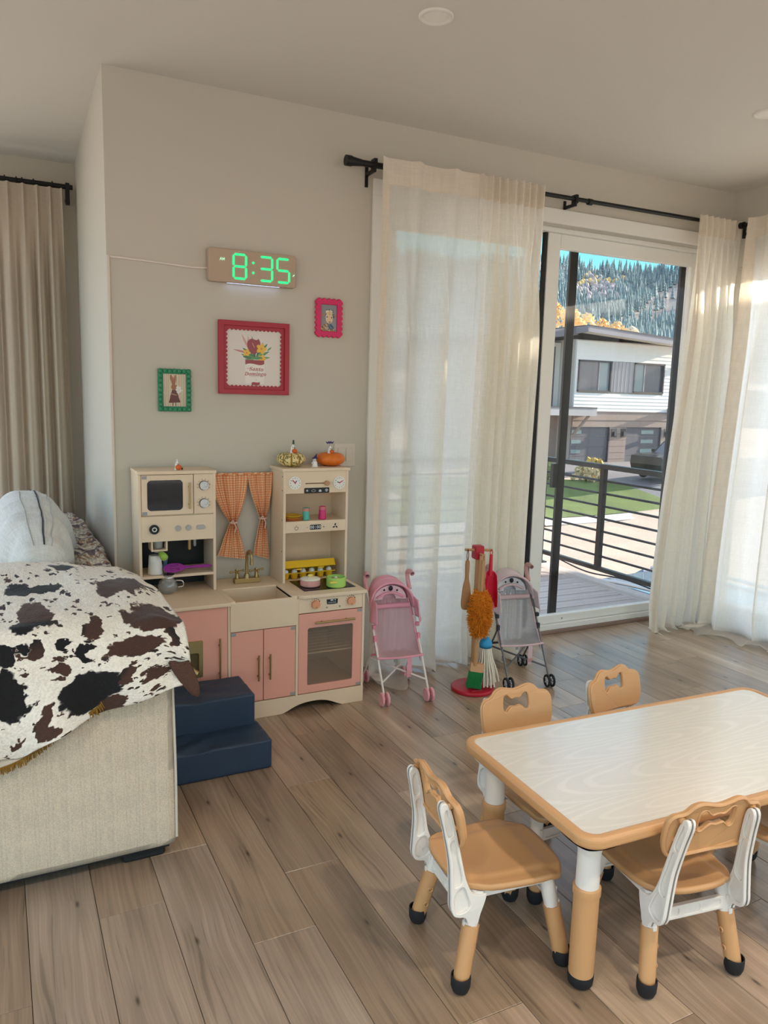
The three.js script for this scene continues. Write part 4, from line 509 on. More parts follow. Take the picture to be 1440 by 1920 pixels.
// pumpkins and little ghosts
function pumpkin(name, label, x, y, z, r, h, lobes, m, stemC, uvFix) {
  const t = thing(name, label, 'pumpkin', [x, y, z]);
  obj('rind', sheet((u, v) => { const a = u * 2 * Math.PI, q = v * Math.PI, s = Math.sin(q), rib = 1 - 0.07 * Math.pow(Math.abs(Math.cos(a * lobes / 2)), 8), dip = 0.16 * Math.exp(-Math.pow(q / 0.35, 2)); return [r * Math.pow(s, 0.8) * rib * Math.cos(a), h * (0.5 + 0.5 * Math.cos(q)) - h * dip, -r * Math.pow(s, 0.8) * rib * Math.sin(a)]; }, 96, 32), m, t);
  obj('stem', [rod(V(0, h * 0.82, 0), V(0.003, h + 0.012, 0.002), 0.008, 0.005, 8)], mat(stemC, 0.8), t); return t;
}
const gourdTex = tex(512, 128, (u, v) => { const s = Math.abs(((u * 10) % 1) - 0.5) * 2, n = fbm(u * 60, v * 16, 60, 16, 3, 4), sp = noise(u * 90, v * 22, 90, 22, 6); if (s > 0.8 + 0.1 * (n - 0.5)) return [138 + 30 * n, 102 + 30 * n, 34]; return n > 0.56 && sp > 0.4 ? [112, 104, 48] : [232, 210, 150]; });
pumpkin('striped_gourd', 'cream gourd with green and ochre stripes on the clock tower', 1.256, 1.094, -3.47, 0.068, 0.072, 10, mat('#ffffff', 0.55, { map: gourdTex }), '#6a5a35');
pumpkin('orange_pumpkin', 'round orange pumpkin at the right end of the clock tower', 1.462, 1.094, -3.475, 0.071, 0.069, 9, mat('#e0741c', 0.5), '#7d6a3c');
{
  const ghost = (label, x, y, z, build, s = 1) => { const t = thing('ghost_figurine', label, 'figurine', [x, y, z]); t.scale.setScalar(s); const w = mat('#efece8', 0.5); obj('body', sheet((u, v) => { const a = u * 2 * Math.PI, r = v < 0.5 ? 0.011 * Math.sin(v * Math.PI) : lerp(0.011, 0.015, (v - 0.5) * 2) * (1 + 0.1 * Math.sin(a * 6) * (v - 0.5)); return [r * Math.cos(a), 0.04 * (1 - v) + (v < 0.5 ? 0.004 * Math.cos(v * Math.PI) : 0), -r * Math.sin(a)]; }, 28, 16), w, t); obj('face', [ball(0.0017, 0.0025, 0.001, -0.004, 0.029, 0.0105, 8), ball(0.0017, 0.0025, 0.001, 0.004, 0.029, 0.0105, 8)], M.black, t); build(t); return t; };
  const mini = (t, x, y, z, r) => { obj('tiny_pumpkin', sheet((u, v) => { const a = u * 2 * Math.PI, q = v * Math.PI, k = r * (1 - 0.08 * Math.pow(Math.abs(Math.cos(a * 3)), 6)) * Math.sin(q); return [x + k * Math.cos(a), y + r * 0.85 * Math.cos(q), z - k * Math.sin(a)]; }, 36, 14), mat('#d9651f', 0.5), t); obj('tiny_stem', rod(V(x, y + r * 0.7, z), V(x, y + r * 1.2, z), 0.002, 0.0015, 6), mat('#4c3b22', 0.8), t); };
  ghost('tiny white ghost with green hat hugging a mini pumpkin on the striped gourd', 1.262, 1.158, -3.46, (t) => { mini(t, 0.002, 0.012, 0.016, 0.013); obj('hat', [cyl(0.0055, 0.004, 0.02, 0.002, 0.053, 0, 12)], mat('#39503c', 0.7), t); });
  ghost('tiny white ghost in a purple witch hat between the two pumpkins', 1.366, 1.094, -3.44, (t) => { obj('hat', [new THREE.ConeGeometry(0.01, 0.026, 14).rotateZ(-0.35).translate(0.006, 0.052, 0), cyl(0.016, 0.015, 0.003, 0.001, 0.041, 0, 20).rotateZ(-0.02)], mat('#3b2a63', 0.7), t); obj('arm', ball(0.005, 0.004, 0.006, -0.014, 0.018, 0.004, 8), mat('#efece8', 0.5), t); });
  ghost('tiny ghost with a purple bat over its head on the orange pumpkin', 1.452, 1.152, -3.455, (t) => { mini(t, 0.002, 0.014, 0.014, 0.0115); obj('wire', rod(V(-0.004, 0.04, 0), V(-0.004, 0.058, 0), 0.0006), M.darkMetal, t); obj('bat', ext(spline([[-0.022, 0.006], [-0.012, 0.002], [-0.005, 0.007], [0, 0.003], [0.005, 0.007], [0.012, 0.002], [0.022, 0.006], [0.014, -0.006], [0.004, -0.004], [0, -0.008], [-0.004, -0.004], [-0.014, -0.006]], true, 60), 0.004, 0.001).translate(-0.004, 0.06, 0), mat('#35246b', 0.6), t); }, 0.95);
  ghost('tiny ghost peeking over a small pumpkin on the microwave tower', 0.712, 1.094, -3.43, (t) => { mini(t, 0.002, 0.012, 0.016, 0.016); obj('hat', cyl(0.006, 0.004, 0.01, 0, 0.046, 0, 10), mat('#d8d4d0', 0.6), t); obj('cat', ball(0.004, 0.006, 0.004, 0.02, 0.005, 0.012, 8), M.black, t); }, 0.9);
}
// ---------------------------------------------------------------- on the back wall
{
  const t = thing('wall_clock', 'wide beige digital wall clock with green glowing digits 8:35', 'clock'), P = (n, g, m, p = t) => obj(n, g, m, p), zf = -3.528;
  P('case', ext(rrect(0.414, 0.146, 0.012, 1.088, 2.002), 0.036, 0.004).translate(0, 0, -3.566), mat('#b9a28d', 0.6));
  const glow = mat('#0b3a20', 0.6, { emissive: new THREE.Color().setRGB(0.03, 0.9, 0.26), emissiveIntensity: 0.5 }), segs = { 8: 'abcdefg', 3: 'abcdg', 5: 'acdfg' };
  const W = 0.058, H = 0.105, s = 0.0098, bar = (l) => poly([[-l / 2, 0], [-l / 2 + s / 2, s / 2], [l / 2 - s / 2, s / 2], [l / 2, 0], [l / 2 - s / 2, -s / 2], [-l / 2 + s / 2, -s / 2]]);
  const at = { a: [0, H / 2, 0], g: [0, 0, 0], d: [0, -H / 2, 0], f: [-W / 2, H / 4, 1], b: [W / 2, H / 4, 1], e: [-W / 2, -H / 4, 1], c: [W / 2, -H / 4, 1] };
  for (const [ch, x] of [[8, 1.024], [3, 1.148], [5, 1.231]]) for (const q of segs[ch]) { const [dx, dy, up] = at[q]; let g = ext(bar(up ? H / 2 - 0.004 : W - 0.004), 0.0014); if (up) g = g.rotateZ(Math.PI / 2); P('digit_light', g.translate(x + dx, 2.002 + dy, zf - 0.0012), glow); }
  for (const dy of [0.022, -0.022]) P('colon_light', disc(0.0058, 0.0014, 1.087, 2.002 + dy, zf, 16), glow);
  const pale = mat('#4a6a55', 0.6, { emissive: new THREE.Color().setRGB(0.4, 0.8, 0.5), emissiveIntensity: 0.5 });
  const am = []; const bar2 = (x0, y0, x1, y1) => am.push(rod(V(x0, y0, zf + 0.0002), V(x1, y1, zf + 0.0002), 0.001, 0.001, 5)); bar2(0.932, 2.022, 0.937, 2.034); bar2(0.937, 2.034, 0.942, 2.022); bar2(0.934, 2.027, 0.94, 2.027); bar2(0.945, 2.022, 0.945, 2.034); bar2(0.945, 2.034, 0.949, 2.026); bar2(0.949, 2.026, 0.953, 2.034); bar2(0.953, 2.034, 0.953, 2.022); P('am_light', am, pale);
  P('alarm_light', [ball(0.003, 0.003, 0.001, 1.282, 1.985, zf + 0.0002, 8), rod(V(1.277, 1.98, zf), V(1.287, 1.991, zf), 0.001, 0.001, 5)], pale);
  const lx = P('night_light', bx(0.97, 1.22, 1.9285, 1.9305, -3.558, -3.545, 0), mat('#ffffff', 0.6, { emissive: '#b4ccff', emissiveIntensity: 0.5 }));
  const rl = new THREE.RectAreaLight('#a9c6ff', 0.45, 0.25, 0.012); rl.name = 'night_light_glow'; rl.position.set(1.095, 1.926, -3.551); rl.lookAt(1.095, 0, -3.551); scene.add(rl);
  const c = thing('power_cable', 'white power cable running from the clock to the wall corner and down', 'cable');
  obj('horizontal_run', tube([[0.885, 1.987, -3.562], [0.82, 1.984, -3.564], [0.7, 1.989, -3.565], [0.55, 1.994, -3.565], [0.468, 1.996, -3.565]], 0.0045, 60, 8), mat('#e6dcd2', 0.5), c);
  obj('corner_channel', bx(0.4555, 0.4665, 0.02, 2.0, -3.5698, -3.562, 0.001), mat('#dcd0c2', 0.6), c);
}
{ // framed pictures
  const pic = (name, label, x0, x1, y0, y1, border, m, depth, edge, art) => {
    const t = thing(name, label, 'picture frame'), z = -3.566, cx = (x0 + x1) / 2, cy = (y0 + y1) / 2, w = x1 - x0, h = y1 - y0;
    edge(t, m, z); const g = new THREE.PlaneGeometry(w - border * 2 + 0.004, h - border * 2 + 0.004).translate(cx, cy, z + depth * 0.4); obj('print', g, mat('#ffffff', 0.5, { map: art, clearcoat: 0.35, clearcoatRoughness: 0.08 }), t); obj('backing', bx(x0 + border * 0.6, x1 - border * 0.6, y0 + border * 0.6, y1 - border * 0.6, z, z + depth * 0.38, 0), mat('#cbbfae', 0.8), t); return t;
  };
  const hole = (s, x0, x1, y0, y1) => { const p = new THREE.Path(); p.moveTo(x0, y0); p.lineTo(x0, y1); p.lineTo(x1, y1); p.lineTo(x1, y0); p.closePath(); s.holes.push(p); return s; };
  const rabbit = canv(256, 330, (c, w, h) => { c.fillStyle = '#d8cbb0'; c.fillRect(0, 0, w, h); c.fillStyle = '#6a5a45'; for (let i = 0; i < 15; i++) c.fillRect(6 + i * 18, 0, 4, h); c.fillStyle = '#9a5c35'; c.beginPath(); c.ellipse(104, 66, 17, 54, -0.3, 0, 7); c.fill(); c.beginPath(); c.ellipse(132, 62, 13, 52, 0.12, 0, 7); c.fill(); c.beginPath(); c.ellipse(124, 134, 34, 28, 0.2, 0, 7); c.fill(); c.fillRect(106, 150, 32, 22); c.fillStyle = '#5d231f'; c.beginPath(); c.moveTo(100, 164); c.lineTo(148, 164); c.lineTo(190, 284); c.lineTo(64, 290); c.fill(); c.strokeStyle = '#caa070'; c.lineWidth = 6; c.beginPath(); c.moveTo(96, 200); c.lineTo(150, 214); c.stroke(); c.fillStyle = '#7a4a2d'; c.fillRect(104, 286, 8, 34); c.fillRect(134, 286, 8, 34); c.fillStyle = '#e8e6e0'; for (let i = 0; i < 22; i++) { c.beginPath(); c.arc(172 + 30 * Math.cos(i * 2.4) * Math.sqrt(i / 22), 160 + 36 * Math.sin(i * 2.4) * Math.sqrt(i / 22), 8, 0, 7); c.fill(); } c.fillStyle = '#222'; for (let i = 0; i < 26; i++) c.fillRect(172 + 34 * Math.cos(i * 1.7) * Math.sqrt(i / 26), 162 + 40 * Math.sin(i * 1.7) * Math.sqrt(i / 26), 4, 4); });
  const g = pic('beaded_frame', 'small green beaded frame with a rabbit in a red dress', 0.658, 0.804, 1.345, 1.534, 0.022, mat('#2f8760', 0.45), 0.016, (t, m, z) => {
    const s = poly([[0.658, 1.345], [0.804, 1.345], [0.804, 1.534], [0.658, 1.534]]); obj('frame_base', ext(hole(s, 0.68, 0.782, 1.367, 1.512), 0.012, 0.002).translate(0, 0, z), m, t);
    const xs = 7, ys = 9, bead = (x, y) => obj('bead', ball(0.0115, 0.0115, 0.0095, x, y, z + 0.011, 14), m, t);
    for (let i = 0; i < xs; i++) { const x = lerp(0.668, 0.794, i / (xs - 1)); bead(x, 1.524); bead(x, 1.355); } for (let j = 1; j < ys - 1; j++) { const y = lerp(1.524, 1.355, j / (ys - 1)); bead(0.668, y); bead(0.794, y); }
  }, rabbit);
  const can = canv(640, 640, (c, w, h) => {
    c.fillStyle = '#d9d2cb'; c.fillRect(0, 0, w, h); const leaf = (x, y, l, b, a, col) => { c.save(); c.translate(x, y); c.rotate(a); c.fillStyle = col; c.beginPath(); c.moveTo(0, 0); c.quadraticCurveTo(l * 0.5, -b, l, 0); c.quadraticCurveTo(l * 0.5, b, 0, 0); c.fill(); c.restore(); };
    const G = ['#2c6a3c', '#3f8a4a', '#1f4f34', '#57995a']; for (const [l, b, a, k] of [[190, 34, -2.5, 0], [170, 40, -2.9, 1], [230, 30, -2.0, 2], [180, 30, -0.5, 1], [220, 36, -0.9, 0], [200, 28, -1.15, 2], [170, 26, -0.1, 3], [130, 30, 3.0, 3], [250, 26, -1.75, 0], [150, 30, -0.75, 3]]) leaf(340, 320, l, b, a, G[k]);
    leaf(270, 235, 200, 26, -2.05, '#c99a93'); leaf(285, 230, 170, 24, -1.8, '#d6aaa0'); leaf(290, 270, 210, 22, -2.95, '#b97a78'); c.fillStyle = '#8e1a2c'; c.beginPath(); c.moveTo(245, 140); c.bezierCurveTo(300, 60, 340, 150, 370, 100); c.bezierCurveTo(420, 160, 380, 220, 340, 270); c.bezierCurveTo(290, 290, 230, 220, 245, 140); c.fill(); c.strokeStyle = '#e0b4a0'; c.lineWidth = 5; c.beginPath(); c.moveTo(300, 150); c.lineTo(325, 200); c.stroke();
    const fl = (x, y, r) => { c.fillStyle = '#e6b422'; for (let i = 0; i < 5; i++) { c.beginPath(); c.ellipse(x + r * 0.6 * Math.cos(i * 1.257), y + r * 0.6 * Math.sin(i * 1.257), r * 0.6, r * 0.42, i * 1.257, 0, 7); c.fill(); } c.fillStyle = '#c58a1c'; c.beginPath(); c.arc(x, y, r * 0.25, 0, 7); c.fill(); }; fl(405, 210, 52); fl(238, 262, 38); fl(410, 320, 40); leaf(470, 230, 70, 18, -0.7, '#57995a'); leaf(300, 320, 120, 36, -0.1, '#3f8a4a'); leaf(300, 320, 110, 30, 3.3, '#2c6a3c');
    c.fillStyle = '#e4dfd8'; c.fillRect(222, 345, 216, 255); c.fillStyle = '#8e1a2c'; c.beginPath(); c.moveTo(222, 338); c.lineTo(438, 338); c.lineTo(438, 378); c.bezierCurveTo(380, 420, 300, 350, 222, 392); c.fill(); c.strokeStyle = '#77706c'; c.lineWidth = 4; c.beginPath(); c.ellipse(330, 628, 112, 12, 0, 0, 3.2); c.stroke(); c.fillStyle = '#8e1a2c'; c.beginPath(); c.moveTo(294, 590); c.bezierCurveTo(320, 572, 350, 600, 388, 580); c.lineTo(386, 612); c.bezierCurveTo(350, 632, 320, 604, 292, 622); c.fill();
    c.textAlign = 'center'; c.font = 'italic bold 56px serif'; c.save(); c.translate(345, 458); c.rotate(0.03); c.fillText('Santo', 0, 0); c.restore(); c.font = 'italic bold 54px serif'; c.fillText('Domingo', 335, 512); c.fillRect(268, 522, 110, 2); c.font = 'italic 20px serif'; c.fillText('Café', 258, 440); c.fillStyle = '#555'; c.font = '16px serif'; c.fillText('x', 345, 560); });
  pic('scalloped_frame', 'square red frame with a Santo Domingo can of flowers', 0.930, 1.269, 1.430, 1.764, 0.036, mat('#a81c30', 0.4), 0.024, (t, m, z) => {
    const s = poly([[0.930, 1.430], [1.269, 1.430], [1.269, 1.764], [0.930, 1.764]]); obj('frame', ext(hole(s, 0.953, 1.246, 1.453, 1.741), 0.026, 0.002).translate(0, 0, z), m, t);
    const q = poly([[0.95, 1.45], [1.249, 1.45], [1.249, 1.744], [0.95, 1.744]]), p = [], n = 14; const x0 = 0.9645, x1 = 1.2345, y0 = 1.4645, y1 = 1.7295, sc = (a, b, cx, cy, i) => 0;
    const side = (ax, ay, bx_, by, nx, ny) => { for (let i = 0; i < n; i++) for (let k = 0; k < 6; k++) { const u = (i + k / 6) / n, d = 0.008 * Math.abs(Math.sin(Math.PI * k / 6)); p.push([lerp(ax, bx_, u) + nx * d, lerp(ay, by, u) + ny * d]); } };
    side(x0, y0, x0, y1, 1, 0); side(x0, y1, x1, y1, 0, -1); side(x1, y1, x1, y0, -1, 0); side(x1, y0, x0, y0, 0, 1); q.holes.push(new THREE.Path(p.map((a) => new THREE.Vector2(...a)))); obj('scalloped_mat', ext(q, 0.004).translate(0, 0, z + 0.0115), m, t);
  }, can);
  const lamb = canv(256, 380, (c, w, h) => { c.fillStyle = '#8b8f92'; c.fillRect(0, 0, w, h); const r = mulberry(6); const wool = (n, x, y, a, b, cols, s) => { for (let i = 0; i < n; i++) { c.fillStyle = cols[Math.floor(r() * cols.length)]; const q = r() * 7, k = Math.sqrt(r()); c.beginPath(); c.arc(x + a * k * Math.cos(q), y + b * k * Math.sin(q), s * (0.5 + r()), 0, 7); c.fill(); } }; wool(160, 120, 350, 105, 80, ['#b09068', '#8e6f4c', '#d2b48a', '#6b5236'], 9); wool(160, 136, 150, 78, 84, ['#3d5a84', '#2c4262', '#5d7ca8', '#7a94b4'], 8); c.fillStyle = '#a9826a'; c.beginPath(); c.ellipse(42, 150, 34, 14, -0.3, 0, 7); c.fill(); c.beginPath(); c.ellipse(232, 160, 30, 13, 0.4, 0, 7); c.fill(); c.fillStyle = '#e2c8a2'; c.beginPath(); c.ellipse(136, 190, 56, 78, -0.05, 0, 7); c.fill(); wool(90, 134, 112, 52, 30, ['#e2cda6', '#c9aa78', '#f0e0c0'], 9); c.fillStyle = '#20160f'; c.beginPath(); c.ellipse(104, 176, 8, 10, 0, 0, 7); c.ellipse(172, 182, 8, 10, 0, 0, 7); c.fill(); c.fillStyle = '#b08a78'; c.beginPath(); c.ellipse(146, 246, 20, 13, 0, 0, 7); c.fill(); c.strokeStyle = '#5b4034'; c.lineWidth = 4; c.beginPath(); c.moveTo(132, 262); c.quadraticCurveTo(150, 272, 164, 260); c.stroke(); wool(80, 160, 310, 34, 34, ['#3d5a84', '#2c4262', '#6b88b0'], 8); });
  pic('scalloped_frame', 'small hot pink scalloped frame with a lamb in a blue scarf', 1.412, 1.540, 1.722, 1.892, 0.022, mat('#d81862', 0.4), 0.015, (t, m, z) => {
    const p = [], nx = 5, ny = 7, x0 = 1.412, x1 = 1.540, y0 = 1.722, y1 = 1.892, side = (ax, ay, bx_, by, ox, oy, n) => { for (let i = 0; i < n; i++) for (let k = 0; k < 7; k++) { const u = (i + k / 7) / n, d = 0.0085 * Math.sin(Math.PI * k / 7); p.push([lerp(ax, bx_, u) + ox * d, lerp(ay, by, u) + oy * d]); } };
    side(x0, y0, x1, y0, 0, -1, nx); side(x1, y0, x1, y1, 1, 0, ny); side(x1, y1, x0, y1, 0, 1, nx); side(x0, y1, x0, y0, -1, 0, ny); obj('frame', ext(hole(poly(p), 1.434, 1.518, 1.744, 1.870), 0.015, 0.003).translate(0, 0, z), m, t);
  }, lamb);
}
{ // double light switch
  const t = thing('light_switch', 'white double rocker light switch behind the orange pumpkin', 'switch'); obj('plate', ext(rrect(0.116, 0.116, 0.006, 1.577, 1.139), 0.006, 0.0015).translate(0, 0, -3.569), mat('#d6ccbe', 0.45), t);
  for (const x of [1.554, 1.6]) { const r = obj('rocker', box(0.034, 0.067, 0.005, x, 1.139, -3.561, 0.001), mat('#d6ccbe', 0.45), t); r.castShadow = true; }
}
// ---------------------------------------------------------------- doll strollers
function stroller(name, label, pos, ry, c) {
  const t = thing(name, label, 'doll stroller', pos, ry), P = (n, g, m, p = t) => obj(n, g, m, p);
  // local: +z towards the front wheels, x across; front wheels at z 0, rear at -0.31
  const X = 0.113, fz = 0, rz = -0.31;
  for (const s of [-1, 1]) {
    const hub = V(s * X, 0.05, fz - 0.01), top = V(s * 0.113, 0.5, -0.305), mid = hub.clone().lerp(top, 0.56), elbow = hub.clone().lerp(top, 0.5), rear = V(s * X, 0.05, rz);
    P('front_tube', rod(hub, top, 0.0052, 0.0052, 10), c.tube, t);
    P('rear_tube', rod(rear, elbow, 0.005, 0.005, 10), c.tube2 ?? c.tube, t);
    P('joint', [box(0.016, 0.034, 0.022, elbow.x, elbow.y, elbow.z, 0.004), box(0.018, 0.02, 0.02, mid.x, mid.y + 0.03, mid.z, 0.004)], c.joint, t);
    P('handle', tube([[top.x, top.y - 0.02, top.z + 0.012], [top.x, top.y + 0.035, top.z - 0.022], [top.x, top.y + 0.062, top.z - 0.02], [top.x + 0.004 * s, top.y + 0.068, top.z + 0.008], [top.x + 0.006 * s, top.y + 0.06, top.z + 0.03]], 0.0115, 24, 10), c.grip, t);
    for (const [z, y] of [[fz, 0.034], [rz, 0.034]]) for (const d of [-0.0135, 0.0135]) {
      const w = P('wheel', new THREE.TorusGeometry(0.027, 0.0062, 10, 28).rotateY(Math.PI / 2).translate(s * X + d, y, z), c.tyre, t);
      if (c.spoked) { const sp = []; for (let i = 0; i < 5; i++) { const a = i * 1.2566; sp.push(rod(V(s * X + d, y, z), V(s * X + d, y + 0.025 * Math.sin(a), z + 0.025 * Math.cos(a)), 0.0045, 0.0035, 6)); } P('hubcap', [...sp, new THREE.CylinderGeometry(0.009, 0.009, 0.01, 14).rotateZ(Math.PI / 2).translate(s * X + d, y, z)], c.rim, w); }
      else P('hubcap', new THREE.CylinderGeometry(0.025, 0.025, 0.009, 24).rotateZ(Math.PI / 2).translate(s * X + d, y, z), c.rim, w);
    }
    P('axle', [new THREE.CylinderGeometry(0.004, 0.004, 0.034, 8).rotateZ(Math.PI / 2).translate(s * X, 0.034, fz), rod(V(s * X, 0.034, fz), hub, 0.006), new THREE.CylinderGeometry(0.004, 0.004, 0.034, 8).rotateZ(Math.PI / 2).translate(s * X, 0.034, rz), rod(V(s * X, 0.034, rz), rear, 0.006)], c.joint, t);
  }
  P('cross_brace', [rod(V(-X, 0.15, -0.26), V(X, 0.095, -0.035), 0.0046), rod(V(X, 0.15, -0.255), V(-X, 0.095, -0.045), 0.0046)], c.tube, t);
  P('rear_bar', rod(V(-X, 0.17, -0.235), V(X, 0.17, -0.235), 0.006), c.joint, t);
  // sling seat: back hung between the tubes, seat pan falling to the rear, front bar
  const line = (h) => { const k = (h - 0.05) / 0.45; return lerp(-0.01, -0.305, k); };
  const sling = (u, v) => { const x = (u - 0.5), sag = 1 - Math.pow(Math.abs(x) * 2, 2.4), w = lerp(0.196, 0.222, v); if (v < 0.74) { const q = v / 0.74, y = lerp(0.44, 0.215, q); return [x * w, y - 0.03 * q * sag, line(y) - 0.004 - sag * (0.03 + 0.085 * q) + 0.004 * Math.sin(u * 40 + v * 8) * sag]; } const q = (v - 0.74) / 0.26, y = lerp(0.215, 0.2, q); return [x * w, lerp(y - 0.03 * sag, 0.196, q) - sag * 0.012 * Math.sin(q * Math.PI), lerp(line(0.215) - 0.004 - sag * 0.115, line(0.2) + 0.012, q)]; };
  const seat = P('seat_sling', sheet(sling, 40, 60, 1, 1), c.seat, t);
  for (const s of [0, 1]) P('seat_piping', tube(Array.from({ length: 24 }, (_, i) => sling(s, i / 23)), 0.004, 60, 6), c.pipe, seat);
  P('front_hem', tube([-0.118, -0.06, 0, 0.06, 0.118].map((x) => [x, 0.194 + 0.4 * x * x, line(0.2) + 0.012]), 0.0058, 24, 8), c.pipe, seat);
  for (const s of [-1, 1]) P('side_panel', sheet((u, v) => { const y = lerp(0.33, 0.2, v), z0 = line(y); return [s * (0.108 + 0.004 * Math.sin(v * 3)), y - 0.04 * u * v, lerp(z0 - 0.05 * v, z0 + 0.004, u)]; }, 12, 12), c.pipeSheet, seat);
  P('leg_strap', [box(0.024, 0.1, 0.003, 0.045, 0.142, line(0.2) + 0.014, 0.001)], c.pipe, seat); P('buckle', box(0.03, 0.02, 0.006, 0.045, 0.115, line(0.2) + 0.016, 0.002), c.grip, seat); P('care_tag', box(0.018, 0.022, 0.002, -0.02, 0.178, line(0.2) - 0.005, 0.0005), M.grayHinge, seat);
  // hood with an animal face
  const hoodAt = (u, v) => { const a = lerp(-0.12, Math.PI + 0.12, u), w = lerp(0.113, 0.098, v), h = lerp(0.10, 0.105, Math.sin(v * 1.6)); return [w * -Math.cos(a), 0.425 + h * Math.pow(Math.max(0, Math.sin(a)), 0.75) - 0.02 * (1 - Math.sin(Math.max(0, Math.min(Math.PI, a)))) + 0.012 * v, lerp(-0.225, -0.315, v) - 0.03 * Math.sin(a)]; };
  const hood = P('hood', thick(hoodAt, 48, 16, 0.004), c.hood, t);
  P('hood_back', sheet((u, v) => { const p = hoodAt(u, 1), q = hoodAt(0.5, 1), b = [lerp(-0.1, 0.1, u), 0.4, -0.29]; return [lerp(p[0], b[0], v), lerp(p[1], b[1], v), lerp(p[2], b[2], v)]; }, 48, 12), c.hoodIn, hood);
  P('hood_rim', tube(Array.from({ length: 26 }, (_, i) => hoodAt(i / 25, 0)), 0.0065, 60, 8), c.pipe, hood);
  P('hood_rim', tube(Array.from({ length: 26 }, (_, i) => { const p = hoodAt(i / 25, 0.55); return [p[0], p[1] + 0.002, p[2]]; }), 0.004, 60, 8), c.pipe, hood);
  for (const s of [-1, 1]) P('hood_wing', thick((u, v) => [s * (0.108 + 0.022 * Math.sin(u * Math.PI) * v), lerp(0.46, 0.36, v) - 0.01 * u, lerp(-0.27, -0.17, u) + 0.03 * v], 12, 10, 0.006), c.pipeSheet, hood);
  P('bear_face', sheet((u, v) => { const a = Math.PI * u, q = lerp(0.35, 0.86, v); return [0.1 * q * Math.cos(a), 0.437 + 0.085 * q * Math.sin(a), -0.268 - 0.012 * (1 - v)]; }, 40, 8), c.face, hood); P('nose', ball(0.011, 0.013, 0.007, 0.0, 0.496, -0.262, 14), M.black, hood); P('eye', ball(0.0052, 0.0052, 0.004, -0.034, 0.489, -0.262, 10), M.black, hood); P('eye', ball(0.0052, 0.0052, 0.004, 0.034, 0.485, -0.262, 10), M.black, hood);
  P('hood_roll', tube([[-0.1, 0.412, -0.24], [-0.05, 0.404, -0.27], [0, 0.402, -0.28], [0.05, 0.404, -0.27], [0.1, 0.412, -0.24]], 0.013, 30, 10), c.pipe, hood); P('mouth_fold', tube([[-0.07, 0.45, -0.262], [-0.03, 0.468, -0.266], [0, 0.472, -0.268], [0.03, 0.468, -0.266], [0.07, 0.45, -0.262]], 0.006, 30, 8), c.pipe, hood);
  return t;
}
{
  const pk = mat('#e79fae', 0.75), pkS = mat('#e8a3b2', 0.85, { side: THREE.DoubleSide });
  stroller('doll_stroller', 'pink doll stroller with white tubes and a bear face hood', [1.688, 0, -3.03], -7 * D2R, { tube: M.frameWhite, joint: mat('#e58fa0', 0.45), grip: mat('#d99a9c', 0.6), tyre: mat('#e9a6ae', 0.5), rim: mat('#edb4ba', 0.5), seat: M.mesh, pipe: pk, pipeSheet: pkS, hood: pkS, hoodIn: mat('#efb9c4', 0.85, { side: THREE.DoubleSide }), face: mat('#f4cdd3', 0.9, { side: THREE.DoubleSide }) });
  const mv = mat('#cfb2b4', 0.75), mvS = mat('#d6c3c6', 0.85, { side: THREE.DoubleSide });
  stroller('doll_stroller', 'silver sequin doll stroller with dark grey tubes and spoked wheels', [2.347, 0, -2.955], -11 * D2R, { tube: mat('#66676a', 0.35, { metalness: 0.4 }), joint: mat('#2c2d30', 0.5), grip: mat('#b98d86', 0.6), tyre: M.rubber, rim: mat('#cfcfd2', 0.35, { metalness: 0.3 }), spoked: true, seat: M.glitter, pipe: mv, pipeSheet: mvS, hood: mvS, hoodIn: mat('#dcd8da', 0.8, { side: THREE.DoubleSide }), face: mat('#d9d5d8', 0.85, { side: THREE.DoubleSide }) });
}
